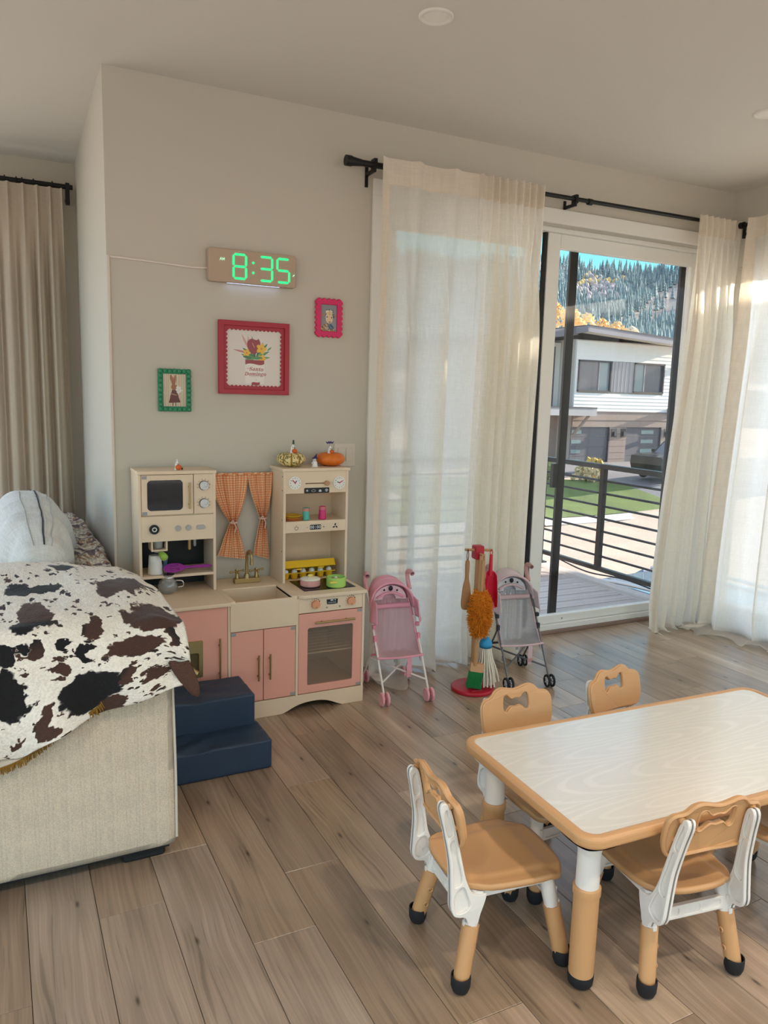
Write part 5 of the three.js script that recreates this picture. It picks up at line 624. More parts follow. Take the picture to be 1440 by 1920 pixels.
// ---------------------------------------------------------------- toy cleaning set on its red stand
{
  const red = mat('#b3182d', 0.35), wood = mat('#b98a5c', 0.6), C = [2.078, 0, -3.06];
  const t = thing('cleaning_stand', 'red wooden stand with round base holding toy cleaning tools', 'toy stand', C, -0.12);
  obj('base', lathe([[0, 0.0], [0.104, 0], [0.108, 0.004], [0.108, 0.016], [0.103, 0.021], [0.045, 0.023], [0.04, 0.03], [0, 0.03]], 56), red, t);
  obj('post', rod(V(0, 0.02, -0.01), V(0, 0.71, -0.01), 0.011, 0.011, 14), wood, t); obj('head_block', softBx(-0.024, 0.024, 0.665, 0.733, -0.036, 0.016, 0.008, 10), red, t);
  obj('peg_bar', [rod(V(-0.072, 0.715, -0.004), V(0.074, 0.706, -0.004), 0.0065, 0.0065, 12)], wood, t); obj('front_peg', [rod(V(0, 0.695, 0.01), V(0, 0.695, 0.045), 0.006, 0.006, 12)], wood, t);
  print('base_print', 0.06, 0.014, canv(256, 60, (c, w, h) => { c.fillStyle = '#b3182d'; c.fillRect(0, 0, w, h); c.strokeStyle = '#e0a3a4'; c.lineWidth = 9; c.beginPath(); for (let i = 0; i < 11; i++) { c.moveTo(24 + i * 20, 42); c.quadraticCurveTo(30 + i * 20, 10 + (i % 3) * 8, 38 + i * 20, 40); } c.stroke(); }), 0, 0, 0, t, { rough: 0.35 }).geometry.rotateX(-Math.PI / 2).translate(-0.012, 0.0226, 0.075);
  const at = (x, y, z) => [C[0] + x, y, C[2] + z];
  { const b = thing('toy_hand_brush', 'flat wooden toy brush hanging at the left of the red stand', 'brush', at(-0.066, 0.425, 0.005)); obj('paddle', ext(spline([[-0.019, 0], [0.019, 0], [0.02, 0.1], [0.009, 0.15], [0.0065, 0.24], [-0.0065, 0.24], [-0.009, 0.15], [-0.02, 0.1]]), 0.014, 0.003).translate(0, 0, -0.007), mat('#a8784c', 0.6), b); obj('loop', tube([[0, 0.236, 0], [-0.005, 0.262, 0], [0, 0.296, 0], [0.005, 0.262, 0]], 0.002, 24, 6, true), mat('#7b1a22', 0.7), b); }
  { const b = thing('toy_dustpan', 'bright red plastic toy dustpan hanging at the right of the red stand', 'dustpan', at(0.07, 0.42, 0.0), -0.35), rp = mat('#cc1a35', 0.3); obj('pan', thick((u, v) => { const x = (u - 0.5) * lerp(0.05, 0.082, v), side = Math.pow(Math.abs(u - 0.5) * 2, 4); return [x, lerp(0.165, 0.0, v) + 0.02 * (1 - side) * (v < 0.1 ? 1 : 0), 0.028 * side * Math.sin(v * 1.6 + 1) + (1 - v) * 0.012]; }, 30, 20, 0.003), rp, b); obj('lip', box(0.08, 0.03, 0.003, 0, 0.008, 0.004, 0.001), mat('#e4607c', 0.3), b); obj('handle', [rod(V(0, 0.16, 0.012), V(0, 0.258, 0.012), 0.011, 0.0085, 12), ball(0.009, 0.009, 0.009, 0, 0.26, 0.012, 12)], rp, b); obj('loop', tube([[0, 0.26, 0.012], [-0.006, 0.276, 0.012], [0, 0.292, 0.012], [0.006, 0.276, 0.012]], 0.002, 20, 6, true), rp, b); }
  { const b = thing('toy_duster', 'fluffy orange toy duster hanging on the front of the red stand', 'duster', at(-0.012, 0.29, 0.05)), r = mulberry(22), m4 = new THREE.Matrix4(), q = new THREE.Quaternion(), up = V(0, 1, 0);
    obj('core', lathe([[0, 0], [0.03, 0.02], [0.04, 0.06], [0.042, 0.17], [0.03, 0.215], [0, 0.23]], 24), mat('#c9720f', 0.95), b); obj('handle', rod(V(0.004, 0.22, 0), V(0.01, 0.38, -0.006), 0.0085, 0.0085, 12), wood, b);
    const gs = []; for (let i = 0; i < 1500; i++) { const y = 0.004 + 0.222 * r(), a = r() * 7, k = Math.sin(Math.PI * clamp(y / 0.23, 0.02, 0.98)), R = 0.043 * Math.pow(k, 0.4), d = V(Math.cos(a), (y - 0.115) * 4 * (1 - k) + (r() - 0.5) * 1.4, Math.sin(a)).normalize(), p = V(R * Math.cos(a), y, R * Math.sin(a)), l = 0.012 + 0.012 * r(), bend = V(r() - 0.5, r() - 0.7, r() - 0.5).multiplyScalar(0.012); gs.push(rod(p, p.clone().addScaledVector(d, l).add(bend), 0.0023, 0.0013, 4)); }
    obj('fluff', gs, mat('#dd8212', 0.95), b).userData.kind = 'stuff'; }
  { const b = thing('toy_mop', 'toy string mop with blue head standing on the red base', 'mop', at(0.042, 0.03, 0.035)), r = mulberry(5); obj('handle', rod(V(-0.002, 0.19, -0.004), V(-0.02, 0.66, -0.026), 0.0075, 0.0075, 12), wood, b); obj('mop_head', lathe([[0, 0.245], [0.014, 0.244], [0.027, 0.232], [0.032, 0.212], [0.031, 0.196], [0, 0.196]], 28), mat('#1f8fc0', 0.4), b);
    for (let i = 0; i < 44; i++) { const a = i * 2.4, k = Math.sqrt((i + 1) / 44), x = 0.026 * k * Math.cos(a), z = 0.026 * k * Math.sin(a), e = 1.6 + 0.9 * r(), y = -0.0 + 0.03 * r() - 0.012; obj('strand', tube([[x, 0.2, z], [x * 1.3 + 0.004 * r(), 0.14, z * 1.3 + 0.004], [x * e + 0.006, 0.07, z * e * 0.8 + 0.012], [x * e * 1.1 + 0.012 * r() + 0.006, Math.max(0.006, y + 0.012), z * e * 0.8 + 0.018]], 0.0042, 12, 5), mat('#e4dccb', 0.95), b); } }
  { const b = thing('toy_broom', 'toy broom with green bristles leaning on the red stand', 'broom', at(-0.03, 0.024, 0.05)); obj('handle', rod(V(0.004, 0.12, 0), V(0.026, 0.665, -0.02), 0.0125, 0.009, 14), wood, b); obj('broom_head', softBx(-0.036, 0.036, 0.085, 0.135, -0.016, 0.016, 0.012, 12).rotateY(-0.5).rotateZ(-0.15), mat('#d0a074', 0.55), b);
    const gs = [], r = mulberry(12); for (let i = 0; i < 26; i++) for (let j = 0; j < 6; j++) { const x = -0.032 + 0.064 * i / 25, z = -0.011 + 0.022 * j / 5; gs.push(rod(V(x, 0.09, z), V(x * 1.12 + 0.002 * (r() - 0.5), 0.008, z * 1.2), 0.0018, 0.0016, 4)); } obj('bristles', [...gs, bx(-0.031, 0.031, 0.012, 0.09, -0.009, 0.009, 0)].map((g) => g.rotateY(-0.5).rotateZ(-0.12)), mat('#0f7a3c', 0.7), b).userData.kind = 'stuff'; }
}
// ---------------------------------------------------------------- children's table and chairs
{
  const L = 1.19, W = 0.592, T = 0.446, t = thing('kids_table', 'low kids table with pale ash laminate top and rounded tan rim', 'table', [1.775, 0, -1.494], -2.5 * D2R);
  const rim = rrect(L, W, 0.055); rim.holes.push(rrect(L - 0.058, W - 0.058, 0.03, 0, 0, THREE.Path));
  obj('table_rim', ext(rim, 0.032, 0.011, 16, 4).rotateX(-Math.PI / 2).translate(0, T - 0.03, 0), M.tan, t);
  const top = ext(rrect(L - 0.05, W - 0.05, 0.032), 0.02, 0).rotateX(-Math.PI / 2).translate(0, T - 0.0205, 0); { const P = top.attributes.position, U = top.attributes.uv; for (let i = 0; i < P.count; i++) U.setXY(i, P.getX(i) / 1.15 + 0.5, P.getZ(i) / 0.575 + 0.5); } obj('tabletop', top, M.laminate, t);
  obj('apron', [bx(-0.54, 0.54, T - 0.055, T - 0.028, 0.205, 0.235, 0.004), bx(-0.54, 0.54, T - 0.055, T - 0.028, -0.235, -0.205, 0.004), bx(-0.54, -0.51, T - 0.055, T - 0.028, -0.205, 0.205, 0.004), bx(0.51, 0.54, T - 0.055, T - 0.028, -0.205, 0.205, 0.004)], M.frameWhite, t);
  for (const sx of [-1, 1]) for (const sz of [-1, 1]) {
    const x = sx * 0.515, z = sz * 0.212, l = obj('leg', lathe([[0.0292, 0.25], [0.0285, 0.36], [0.031, 0.375], [0.04, 0.395], [0.042, T - 0.03]], 28).translate(x, 0, z), M.frameWhite, t);
    obj('bracket', ext(spline([[-0.07, -0.05], [0.05, -0.05], [0.05, 0.07], [0.02, 0.06], [0, 0.03], [-0.04, 0.02], [-0.07, 0]]), 0.012, 0.003).rotateX(-Math.PI / 2).scale(sx > 0 ? 1 : -1, 1, sz > 0 ? 1 : -1).translate(x, T - 0.045, z), mat('#e6e0d8', 0.4, { side: THREE.DoubleSide }), l);
    obj('leg_sleeve', lathe([[0.031, 0.03], [0.0315, 0.09], [0.0318, 0.245], [0.0345, 0.25], [0.0345, 0.268], [0.0325, 0.272], [0.029, 0.272]], 28).translate(x, 0, z), M.tan, l);
    obj('foot', lathe([[0, 0], [0.024, 0], [0.031, 0.008], [0.0325, 0.022], [0.0322, 0.032], [0.03, 0.034]], 28).translate(x, 0, z), M.rubber, l);
  }
}
const backShape = (inset = 0) => { const k = 1 - inset * 8, s = spline([[-0.133, 0.03], [-0.118, 0.004], [-0.09, 0.0], [0, 0.006], [0.09, 0], [0.118, 0.004], [0.133, 0.03], [0.137, 0.075], [0.134, 0.104], [0.122, 0.118], [0.106, 0.121], [0.092, 0.126], [0.075, 0.142], [0.054, 0.148], [0.032, 0.144], [0.0, 0.138], [-0.032, 0.144], [-0.054, 0.148], [-0.075, 0.142], [-0.092, 0.126], [-0.106, 0.121], [-0.122, 0.118], [-0.134, 0.104], [-0.137, 0.075]].map(([x, y]) => [x * k, (y - 0.07) * k + 0.07]), true, 140); return s; };
const bowPts = [[-0.038, 0.082], [-0.03, 0.08], [-0.014, 0.092], [0, 0.09], [0.014, 0.092], [0.03, 0.08], [0.038, 0.084], [0.04, 0.104], [0.036, 0.122], [0.028, 0.124], [0.013, 0.112], [0, 0.114], [-0.013, 0.112], [-0.028, 0.124], [-0.036, 0.122], [-0.04, 0.104]].map(([x, y]) => [x * 1.25, (y - 0.1) * 1.2 + 0.095]);
function makeChair(label, pos, ry) { // faces -z; rear feet at +z
  const t = thing('kids_chair', label, 'chair', pos, ry), wm = M.frameWhite;
  // seat: rounded, hollowed, wider in front
  obj('seat', thick((u, v) => { const a = u * 2 - 1, b = v * 2 - 1, sq = (p, q) => p * Math.sqrt(1 - Math.pow(q * q, 1.6) * 0.3), x = sq(a, b), z = sq(b, a), w = lerp(0.142, 0.12, (z + 1) / 2) * 1.05, dish = 0.014 * Math.pow(Math.max(0, 1 - x * x * 1.4), 1.2) * Math.max(0, 1 - Math.pow(z - 0.15, 2) * 1.2), lip = 0.012 * smooth(0.55, 0.78, -z); return [x * w, 0.272 - dish - lip * 0.8 + 0.006 * smooth(0.4, 0.76, z) - 0.008 * smooth(0.62, 0.76, Math.abs(x)), z * 0.158 - 0.002]; }, 32, 32, 0.013), M.tan, t);
  { const s = backShape(); s.holes.push(new THREE.Path(new THREE.CatmullRomCurve3(bowPts.map((p) => V(p[0], p[1], 0)), true, 'centripetal').getPoints(80).map((p) => new THREE.Vector2(p.x, p.y)))); const lean = (g) => { const P = g.attributes.position; for (let i = 0; i < P.count; i++) { const x = P.getX(i); P.setZ(i, P.getZ(i) + 0.55 * x * x * -1); } g.computeVertexNormals(); return g.rotateX(0.2).translate(0, 0.375, 0.148); };
    const b = obj('backrest', lean(ext(s, 0.012, 0.004, 10, 3)), M.tan, t), edge = (pts, r, z) => lean(tube(pts.map((p) => [p.x, p.y, z]), r, 160, 6, true));
    obj('backrest_rim', [edge(backShape(0.002).getPoints().filter((_, i) => i % 3 === 0), 0.0055, 0.012), edge(new THREE.CatmullRomCurve3(bowPts.map((p) => V(p[0] * 1.1, (p[1] - 0.095) * 1.14 + 0.095, 0)), true).getPoints(40), 0.0032, 0.012)], M.tan, b);
    obj('backrest_pin', [-1, 1].flatMap((s) => [0.05, 0.11].map((y) => lean(new THREE.CylinderGeometry(0.008, 0.008, 0.012, 10).rotateX(Math.PI / 2).translate(s * 0.104, y, 0.016)))), M.tan, b); }
  for (const s of [-1, 1]) {
    // side frame: upright and elbow as a ribbed plate, then the two splayed legs
    const out = [[0.083, 0.246], [0.098, 0.2], [0.108, 0.172], [0.13, 0.172], [0.134, 0.184], [0.142, 0.196], [0.158, 0.2], [0.17, 0.206], [0.178, 0.224], [0.179, 0.26], [0.181, 0.34], [0.195, 0.42], [0.206, 0.478], [0.2, 0.488], [0.188, 0.486], [0.18, 0.475], [0.165, 0.42], [0.15, 0.345], [0.136, 0.285], [0.118, 0.252], [0.095, 0.245]];
    const plate = (z, t0, hollow) => { const q = spline(out, true, 120); if (hollow) { for (const hp of [[[0.128, 0.222], [0.15, 0.21], [0.166, 0.215], [0.169, 0.258], [0.147, 0.275], [0.134, 0.25]], [[0.15, 0.285], [0.168, 0.278], [0.173, 0.34], [0.18, 0.39], [0.171, 0.395], [0.158, 0.345]], [[0.174, 0.408], [0.184, 0.404], [0.196, 0.462], [0.19, 0.472], [0.184, 0.455]]]) q.holes.push(new THREE.Path(new THREE.CatmullRomCurve3(hp.map((p) => V(p[0], p[1], 0)), true, 'centripetal').getPoints(40).map((p) => new THREE.Vector2(p.x, p.y)))); } const g = ext(q, t0, 0.0016, 8, 1).rotateY(-Math.PI / 2); return g; };
    // after the turn the shape's x runs along +z, its y stays up, and depth runs along -x
    const place = (g, dx) => { g = flat(g); const P = g.attributes.position; for (let i = 0; i < P.count; i++) { const y = P.getY(i); P.setX(i, s * (P.getX(i) + dx + 0.122 - 0.1 * Math.max(0, y - 0.21))); } if (s < 0) { const A = g.attributes; for (let i = 0; i < P.count; i += 3) for (const k of ['position', 'uv', 'normal']) { const a = A[k], n = a.itemSize; for (let c = 0; c < n; c++) { const v = a.array[(i + 1) * n + c]; a.array[(i + 1) * n + c] = a.array[(i + 2) * n + c]; a.array[(i + 2) * n + c] = v; } } } g.computeVertexNormals(); return g; };
    obj('upright', [place(plate(0, 0.022, true), 0.011), place(plate(0, 0.009, false), 0.004)], wm, t);
    obj('seat_rail', [box(0.018, 0.022, 0.22, s * 0.105, 0.244, 0, 0.004), box(0.008, 0.016, 0.2, s * 0.116, 0.24, 0, 0.002)], wm, t);
    for (const f of [-1, 1]) {
      const hip = V(s * 0.105, 0.25, f * 0.098), foot = V(s * 0.136, 0.0, f * 0.15), at = (y) => hip.clone().lerp(foot, (0.25 - y) / 0.25), sq = (a, b, r0, r1) => { const g = new THREE.CylinderGeometry(r1, r0, a.distanceTo(b), 8, 1).rotateY(Math.PI / 8); const d = b.clone().sub(a).normalize(); g.applyQuaternion(new THREE.Quaternion().setFromUnitVectors(V(0, 1, 0), d)); const m = a.clone().add(b).multiplyScalar(0.5); return toCreasedNormals(g.toNonIndexed(), 0.9).translate(m.x, m.y, m.z); };
      const l = obj('leg', [sq(at(0.155), hip, 0.0185, 0.02), ...[0.2, 0.165].map((y) => { const p = at(y); return box(0.012, 0.022, 0.006, p.x, p.y, p.z + f * 0.0185, 0.002); })], wm, t);
      obj('leg_sleeve', [sq(at(0.028), at(0.165), 0.0215, 0.0225), ...[0.07, 0.115].map((y) => { const p = at(y); return new THREE.TorusGeometry(0.0062, 0.0022, 6, 16).rotateY(Math.PI / 2).translate(p.x - s * 0.0225, p.y, p.z); })], M.tan, l);
      obj('foot', lathe([[0, 0], [0.012, 0], [0.02, 0.006], [0.0245, 0.018], [0.0252, 0.034], [0.025, 0.045], [0.022, 0.045]], 20).translate(at(0).x - s * 0.002, 0, at(0).z - f * 0.004), M.rubber, l);
    }
  }
  for (const z of [0.118, -0.118]) { const s = rrect(0.2, 0.036, 0.003); for (const x of [-0.064, 0.004, 0.064]) s.holes.push(rrect(x === 0.004 ? 0.05 : 0.058, 0.022, 0.008, x, 0, THREE.Path)); obj('stretcher', [ext(s, 0.012, 0.001, 8, 1).translate(0, 0.19, z - 0.006), bx(-0.1, 0.1, 0.174, 0.206, z - 0.002, z + 0.002, 0)], wm, t); }
  return t;
}
const chair = makeChair('tan and white kids chair at the left end of the table', [1.122, 0, -1.527], -96 * D2R);
dup(chair, 'tan and white kids chair on the near long side, its back to the camera', [1.527, 0, -1.33], -8.2 * D2R);
dup(chair, 'kids chair on the window side, the one nearer the table corner by the strollers', [1.475, 0, -1.75], 180 * D2R);
dup(chair, 'kids chair on the window side farther right, near the sheer curtains', [1.93, 0, -1.76], 190 * D2R);
dup(chair, 'kids chair cut off by the right edge of the photo, on the near side', [1.985, 0, -1.335], 4 * D2R);
// ---------------------------------------------------------------- outside: deck and railing
{
  const deck = struct('deck', bx(0.66, 4.45, -0.28, -0.062, -5.6, ZO, 0), mat('#77706a', 0.9)), dm = [0.9, 0.97, 1.04].map((f, i) => { const m = deckTex.clone(); m.repeat.set(1, 0.4); m.offset.set(0, i * 0.3); return mat(new THREE.Color().setRGB(f * 1.0, f * 1.0, f * 1.0), 0.75, { map: m }); });
  const board = (g, i) => { g = flat(g); const P = g.attributes.position, U = g.attributes.uv; for (let k = 0; k < P.count; k++) U.setXY(k, P.getZ(k) / 0.14, P.getX(k) / 2); return obj('deck_board', g, dm[i % 3], deck); };
  for (let i = 0; i < 13; i++) { const z = -3.76 - i * 0.1415; board(bx(0.66, 4.28, -0.062, -0.032, z - 0.1345, z, 0.003, 1), i + (i * 7) % 5); }
  const edge = flat(bx(4.284, 4.452, -0.062, -0.032, -5.6, -3.74, 0.003, 1)); obj('deck_board', edge, dm[2], deck); obj('fascia', bx(4.45, 4.475, -0.28, -0.034, -5.6, -3.72, 0.003), mat('#c9c4bd', 0.7), deck);
  const rail = (label, pts) => thing('deck_railing', label, 'railing');
  const r1 = rail('dark metal railing along the right edge of the deck'), m = M.darkMetal, X = 4.40;
  obj('top_rail', bx(X - 0.025, X + 0.025, 0.895, 0.935, -5.53, -3.74, 0.003), m, r1); obj('bottom_rail', bx(X - 0.02, X + 0.02, 0.055, 0.09, -5.53, -3.74, 0.003), m, r1);
  for (let i = 1; i < 8; i++) obj('bar', rod(V(X, 0.075 + i * 0.1035, -5.5), V(X, 0.075 + i * 0.1035, -3.74), 0.0095, 0.0095, 8), m, r1);
  for (const z of [-5.5, -4.74, -3.78]) obj('post', bx(X - 0.022, X + 0.022, z < -5 ? -0.04 : 0.07, 0.9, z - 0.022, z + 0.022, 0.002), m, r1); obj('post_base', bx(X - 0.05, X + 0.05, -0.032, -0.02, -5.55, -5.45, 0.002), m, r1);
  obj('string_light_wire', tube([[X, 0.06, -5.3], [X + 0.02, 0.01, -4.9], [X, 0.05, -4.4], [X + 0.02, 0.02, -4.0]], 0.006, 40, 6), M.black, r1);
  const r2 = rail('dark metal railing across the far end of the deck'), Z = -5.5;
  obj('top_rail', bx(0.66, X - 0.026, 0.895, 0.935, Z - 0.025, Z + 0.025, 0.003), m, r2); obj('bottom_rail', bx(0.66, X - 0.024, 0.055, 0.09, Z - 0.02, Z + 0.02, 0.003), m, r2);
  for (let i = 1; i < 8; i++) obj('bar', rod(V(0.66, 0.075 + i * 0.1035, Z), V(X - 0.023, 0.075 + i * 0.1035, Z), 0.0095, 0.0095, 8), m, r2); for (const x of [3.05, 1.85, 0.7]) obj('post', bx(x - 0.022, x + 0.022, -0.032, 0.9, Z - 0.022, Z + 0.022, 0.002), m, r2);
  const ribbon = thing('orange_marker', 'bright orange flagging strip tied to the deck railing corner', 'marker'); obj('strip', thick((u, v) => [4.30 + (u - 0.5) * 0.05 + 0.01 * v, lerp(0.2, -0.025, v), -5.44 + 0.012 * Math.sin(v * 7) + 0.004 * u], 6, 20, 0.003), mat('#e2532a', 0.7), ribbon);
  const pl = thing('planter', 'terracotta planter with dry stems on the deck beyond the curtain edge', 'planter', [4.0, -0.032, -5.22]); obj('pot', lathe([[0, 0], [0.1, 0], [0.13, 0.2], [0.145, 0.2], [0.147, 0.235], [0.13, 0.235], [0.12, 0.2], [0, 0.19]], 28), mat('#a8643f', 0.8), pl); { const g = [], r = mulberry(4); for (let i = 0; i < 26; i++) { const a = r() * 7; g.push(tube([[0.03 * Math.cos(a), 0.19, 0.03 * Math.sin(a)], [0.09 * Math.cos(a), 0.3, 0.09 * Math.sin(a)], [(0.1 + 0.09 * r()) * Math.cos(a), 0.34 + 0.12 * r(), 0.15 * Math.sin(a)]], 0.004, 6, 4)); } obj('stems', g, mat('#8a6a44', 0.9), pl).userData.kind = 'stuff'; }
}
// ---------------------------------------------------------------- street and the house across it
const gy = (x, z) => { const s = -0.707 * z + 0.707 * x; return lerp(-2.6, -1.75, smooth(26, 37, s)); }; // the ground climbs away from the window
{
  const terrain = (name, m, x0, x1, z0, z1, f, us, lift = 0) => { const g = sheet((u, v) => { const x = lerp(x0, x1, u), z = lerp(z0, z1, v); return [x, f(x, z) + lift, z]; }, 40, 40, (x1 - x0) / us, (z1 - z0) / us); return struct(name, g, m); };
  terrain('ground', M.pavers, -60, 90, -75, 60, (x, z) => gy(x, z) - 0.02, 4);
  const strip = (name, m, quad, lift, us = 2.5) => struct(name, sheet((u, v) => { const a = [lerp(quad[0][0], quad[1][0], u), lerp(quad[0][1], quad[1][1], u)], b = [lerp(quad[3][0], quad[2][0], u), lerp(quad[3][1], quad[2][1], u)], x = lerp(a[0], b[0], v), z = lerp(a[1], b[1], v); return [x, gy(x, z) + lift, z]; }, 30, 16, 20 / us, 6 / us), m);
  strip('lawn', M.grass, [[6, -36], [23.2, -24.4], [22.4, -19.9], [6, -21.3]], 0.04); strip('sidewalk', M.concrete, [[6, -21.3], [24, -19.7], [24, -19.3], [6, -19.1]], 0.03);
  strip('asphalt_drive', M.asphalt, [[22.8, -31], [42, -31], [38, -19.7], [22.4, -19.85]], 0.025);
}
{
  const h = thing('neighbour_house', 'white sided two storey house with garages across the street', 'house'), P = (n, g, m, p = h) => obj(n, g, m, p), Z = -30.2, k = 30.2 / 27.734, S = (x) => x * k, Y = (y) => 1.45 + (y - 1.45) * k;
  const white = mat('#f1f0ee', 0.8), brown = mat('#a8968c', 0.8), dark = mat('#6e6b72', 0.7), trimD = mat('#4c4a50', 0.6), soff = mat('#e8e0cc', 0.8), grey = mat('#b9b6b8', 0.7);
  const glassD = mat('#5f6873', 0.12, { clearcoat: 1 }), glassT = mat('#8aa0a4', 0.15, { clearcoat: 1 });
  const X0 = S(23.62), X1 = S(29.95), y0 = Y(-1.62), ys = Y(0.9), yt = Y(4.45);
  P('body', bx(X0, X1, y0, yt - 0.35, Z - 9, Z - 0.1, 0), mat('#cfcac4', 0.9));
  // white clapboards
  const wins = [[S(23.75), S(25.75), Y(1.81), Y(3.22)], [S(27.13), S(29.1), Y(1.82), Y(3.22)], [S(25.75), S(27.13), Y(1.82), Y(3.22)]], n = 19, bh = (yt - 0.42 - ys) / n;
  for (let i = 0; i < n; i++) { const a = ys + i * bh, b = a + bh; let cuts = [[X0, X1]]; if (a + bh / 2 > wins[0][2] && a + bh / 2 < wins[0][3]) cuts = [[X0, wins[0][0]], [wins[1][1], X1]]; for (const [p, q] of cuts) if (q - p > 0.05) P('clapboard', new THREE.ExtrudeGeometry(poly([[Z - 0.1, a], [Z + 0.02, a], [Z, b + 0.01], [Z - 0.1, b + 0.01]]), { depth: q - p, bevelEnabled: false }).rotateY(-Math.PI / 2).applyMatrix4(new THREE.Matrix4().makeTranslation(q, 0, 0)), white); }
  for (let i = 0; i < 6; i++) { const a = lerp(wins[2][0], wins[2][1], i / 6), b = lerp(wins[2][0], wins[2][1], (i + 1) / 6); P('batten_board', [bx(a, b, wins[2][2], wins[2][3], Z - 0.1, Z, 0), bx(b - 0.04, b, wins[2][2], wins[2][3], Z, Z + 0.03, 0)], grey); }
  wins.slice(0, 2).forEach(([a, b, c, d], i) => { const f = P('window', [bx(a, b, c, c + 0.07, Z - 0.05, Z + 0.06, 0), bx(a, b, d - 0.07, d, Z - 0.05, Z + 0.06, 0), bx(a, a + 0.07, c, d, Z - 0.05, Z + 0.06, 0), bx(b - 0.07, b, c, d, Z - 0.05, Z + 0.06, 0)], trimD), q = i ? lerp(a, b, 0.36) : lerp(a, b, 0.64); P('pane', bx(a + 0.07, q, c + 0.07, d - 0.07, Z - 0.06, Z - 0.04, 0), i ? glassT : glassD, f); P('pane', bx(q, b - 0.07, c + 0.07, d - 0.07, Z - 0.09, Z - 0.07, 0), i ? glassD : glassT, f); P('mullion', bx(q - 0.025, q + 0.025, c + 0.05, d - 0.05, Z - 0.04, Z + 0.01, 0), grey, f); });
  // roof: thin slab falling to the right, soffit and fascia
  const slab = (a, b, ya, yb, th, z0, z1) => new THREE.ExtrudeGeometry(poly([[a, ya], [b, yb], [b, yb - th], [a, ya - th]]), { depth: z1 - z0, bevelEnabled: false }).translate(0, 0, z0);
  P('roof', slab(X0 - 0.1, X1 + 0.6, Y(4.70), Y(4.30), 0.06, Z - 9, Z + 0.95), mat('#55545c', 0.7)); P('fascia', slab(X0 - 0.1, X1 + 0.6, Y(4.66), Y(4.26), 0.29, Z + 0.86, Z + 0.93), mat('#a19ea6', 0.7)); P('soffit', slab(X0 - 0.1, X1 + 0.6, Y(4.66), Y(4.26), 0.24, Z - 0.1, Z + 0.86), soff);
  P('side_fascia', [new THREE.ExtrudeGeometry(poly([[Z + 0.93, Y(4.66)], [Z - 6, Y(4.25)], [Z - 6, Y(3.95)], [Z + 0.93, Y(4.40)]]), { depth: 0.08, bevelEnabled: false }).rotateY(-Math.PI / 2).translate(X0 - 0.1, 0, 0)], mat('#8a8790', 0.7));
  // brown lower storey with garages
  P('belly_band', bx(X0, X1, Y(0.5), ys, Z - 0.1, Z + 0.05, 0), brown); P('lower_board', bx(X0, X1, Y(0.19), Y(0.5) - 0.015, Z - 0.1, Z + 0.03, 0), brown); P('drip_edge', bx(X0, X1, ys - 0.02, ys + 0.02, Z, Z + 0.08, 0), mat('#7a7478', 0.6));
  const gar = [[S(23.3), S(25.89)], [S(26.93), S(29.22)]]; for (let i = 0; i < 6; i++) { const a = lerp(y0, Y(0.19), i / 6); for (const [p, q] of [[gar[0][1], gar[1][0]], [gar[1][1], X1]]) P('plank_siding', bx(p, q, a, a + (Y(0.19) - y0) / 6 - 0.015, Z - 0.1, Z + 0.03, 0), brown); }
  gar.forEach(([a, b], i) => { const g = new THREE.Group(); g.name = 'garage_door'; h.add(g); for (let j = 0; j < 4; j++) { const c = lerp(y0, Y(0.19), j / 4), d = lerp(y0, Y(0.19), (j + 1) / 4) - 0.02; obj('door_panel', bx(Math.max(a, X0), b, c, d, Z - 0.1, Z - 0.06, 0), dark, g); const w0 = i ? lerp(a, b, 0.45) : Math.max(a, X0) + 0.05, w1 = i ? lerp(a, b, 0.8) : lerp(a, b, 0.36); obj('glass_lite', bx(w0, w1, c + 0.14, d - 0.14, Z - 0.06, Z - 0.045, 0), mat('#7f9c9e', 0.15, { clearcoat: 1 }), g); } obj('jamb', bx(b - 0.06, b, y0, Y(0.19), Z - 0.1, Z + 0.04, 0), trimD, g); });
  for (const x of [lerp(gar[0][1], gar[1][0], 0.25), lerp(gar[0][1], gar[1][0], 0.8), gar[1][1] + 0.35]) P('wall_lantern', [bx(x - 0.17, x + 0.17, Y(-0.28), Y(0.12), Z + 0.03, Z + 0.06, 0), bx(x - 0.09, x + 0.09, Y(-0.22), Y(-0.02), Z + 0.06, Z + 0.18, 0)], trimD);
  P('gutter_box', [bx(X1 - 0.32, X1 + 0.1, Y(2.85), Y(3.1), Z, Z + 0.25, 0), bx(X1 - 0.5, X1 + 0.05, Y(0.75), Y(1.1), Z, Z + 0.3, 0)], mat('#8d8a90', 0.7));
  // left wing, set back, with porch
  const lw = P('left_wing', bx(S(19), X0 - 0.02, y0, Y(4.0), Z - 8, Z - 1.2, 0), mat('#d8d5cf', 0.8)); P('wing_roof', new THREE.ExtrudeGeometry(poly([[S(18.6), Y(4.0)], [X0 + 0.0, Y(4.66)], [X0, Y(4.3)], [S(18.6), Y(3.7)]]), { depth: 8, bevelEnabled: false }).translate(0, 0, Z - 8), mat('#76737c', 0.7)); P('wing_window', [bx(S(21.9), S(22.55), Y(1.5), Y(3.0), Z - 1.2, Z - 1.12, 0)], glassT, lw); P('wing_board', [bx(S(22.6), S(22.8), Y(1.1), Y(3.6), Z - 1.2, Z - 1.1, 0), bx(S(23.05), S(23.2), Y(1.1), Y(3.8), Z - 1.2, Z - 1.05, 0)], trimD, lw);
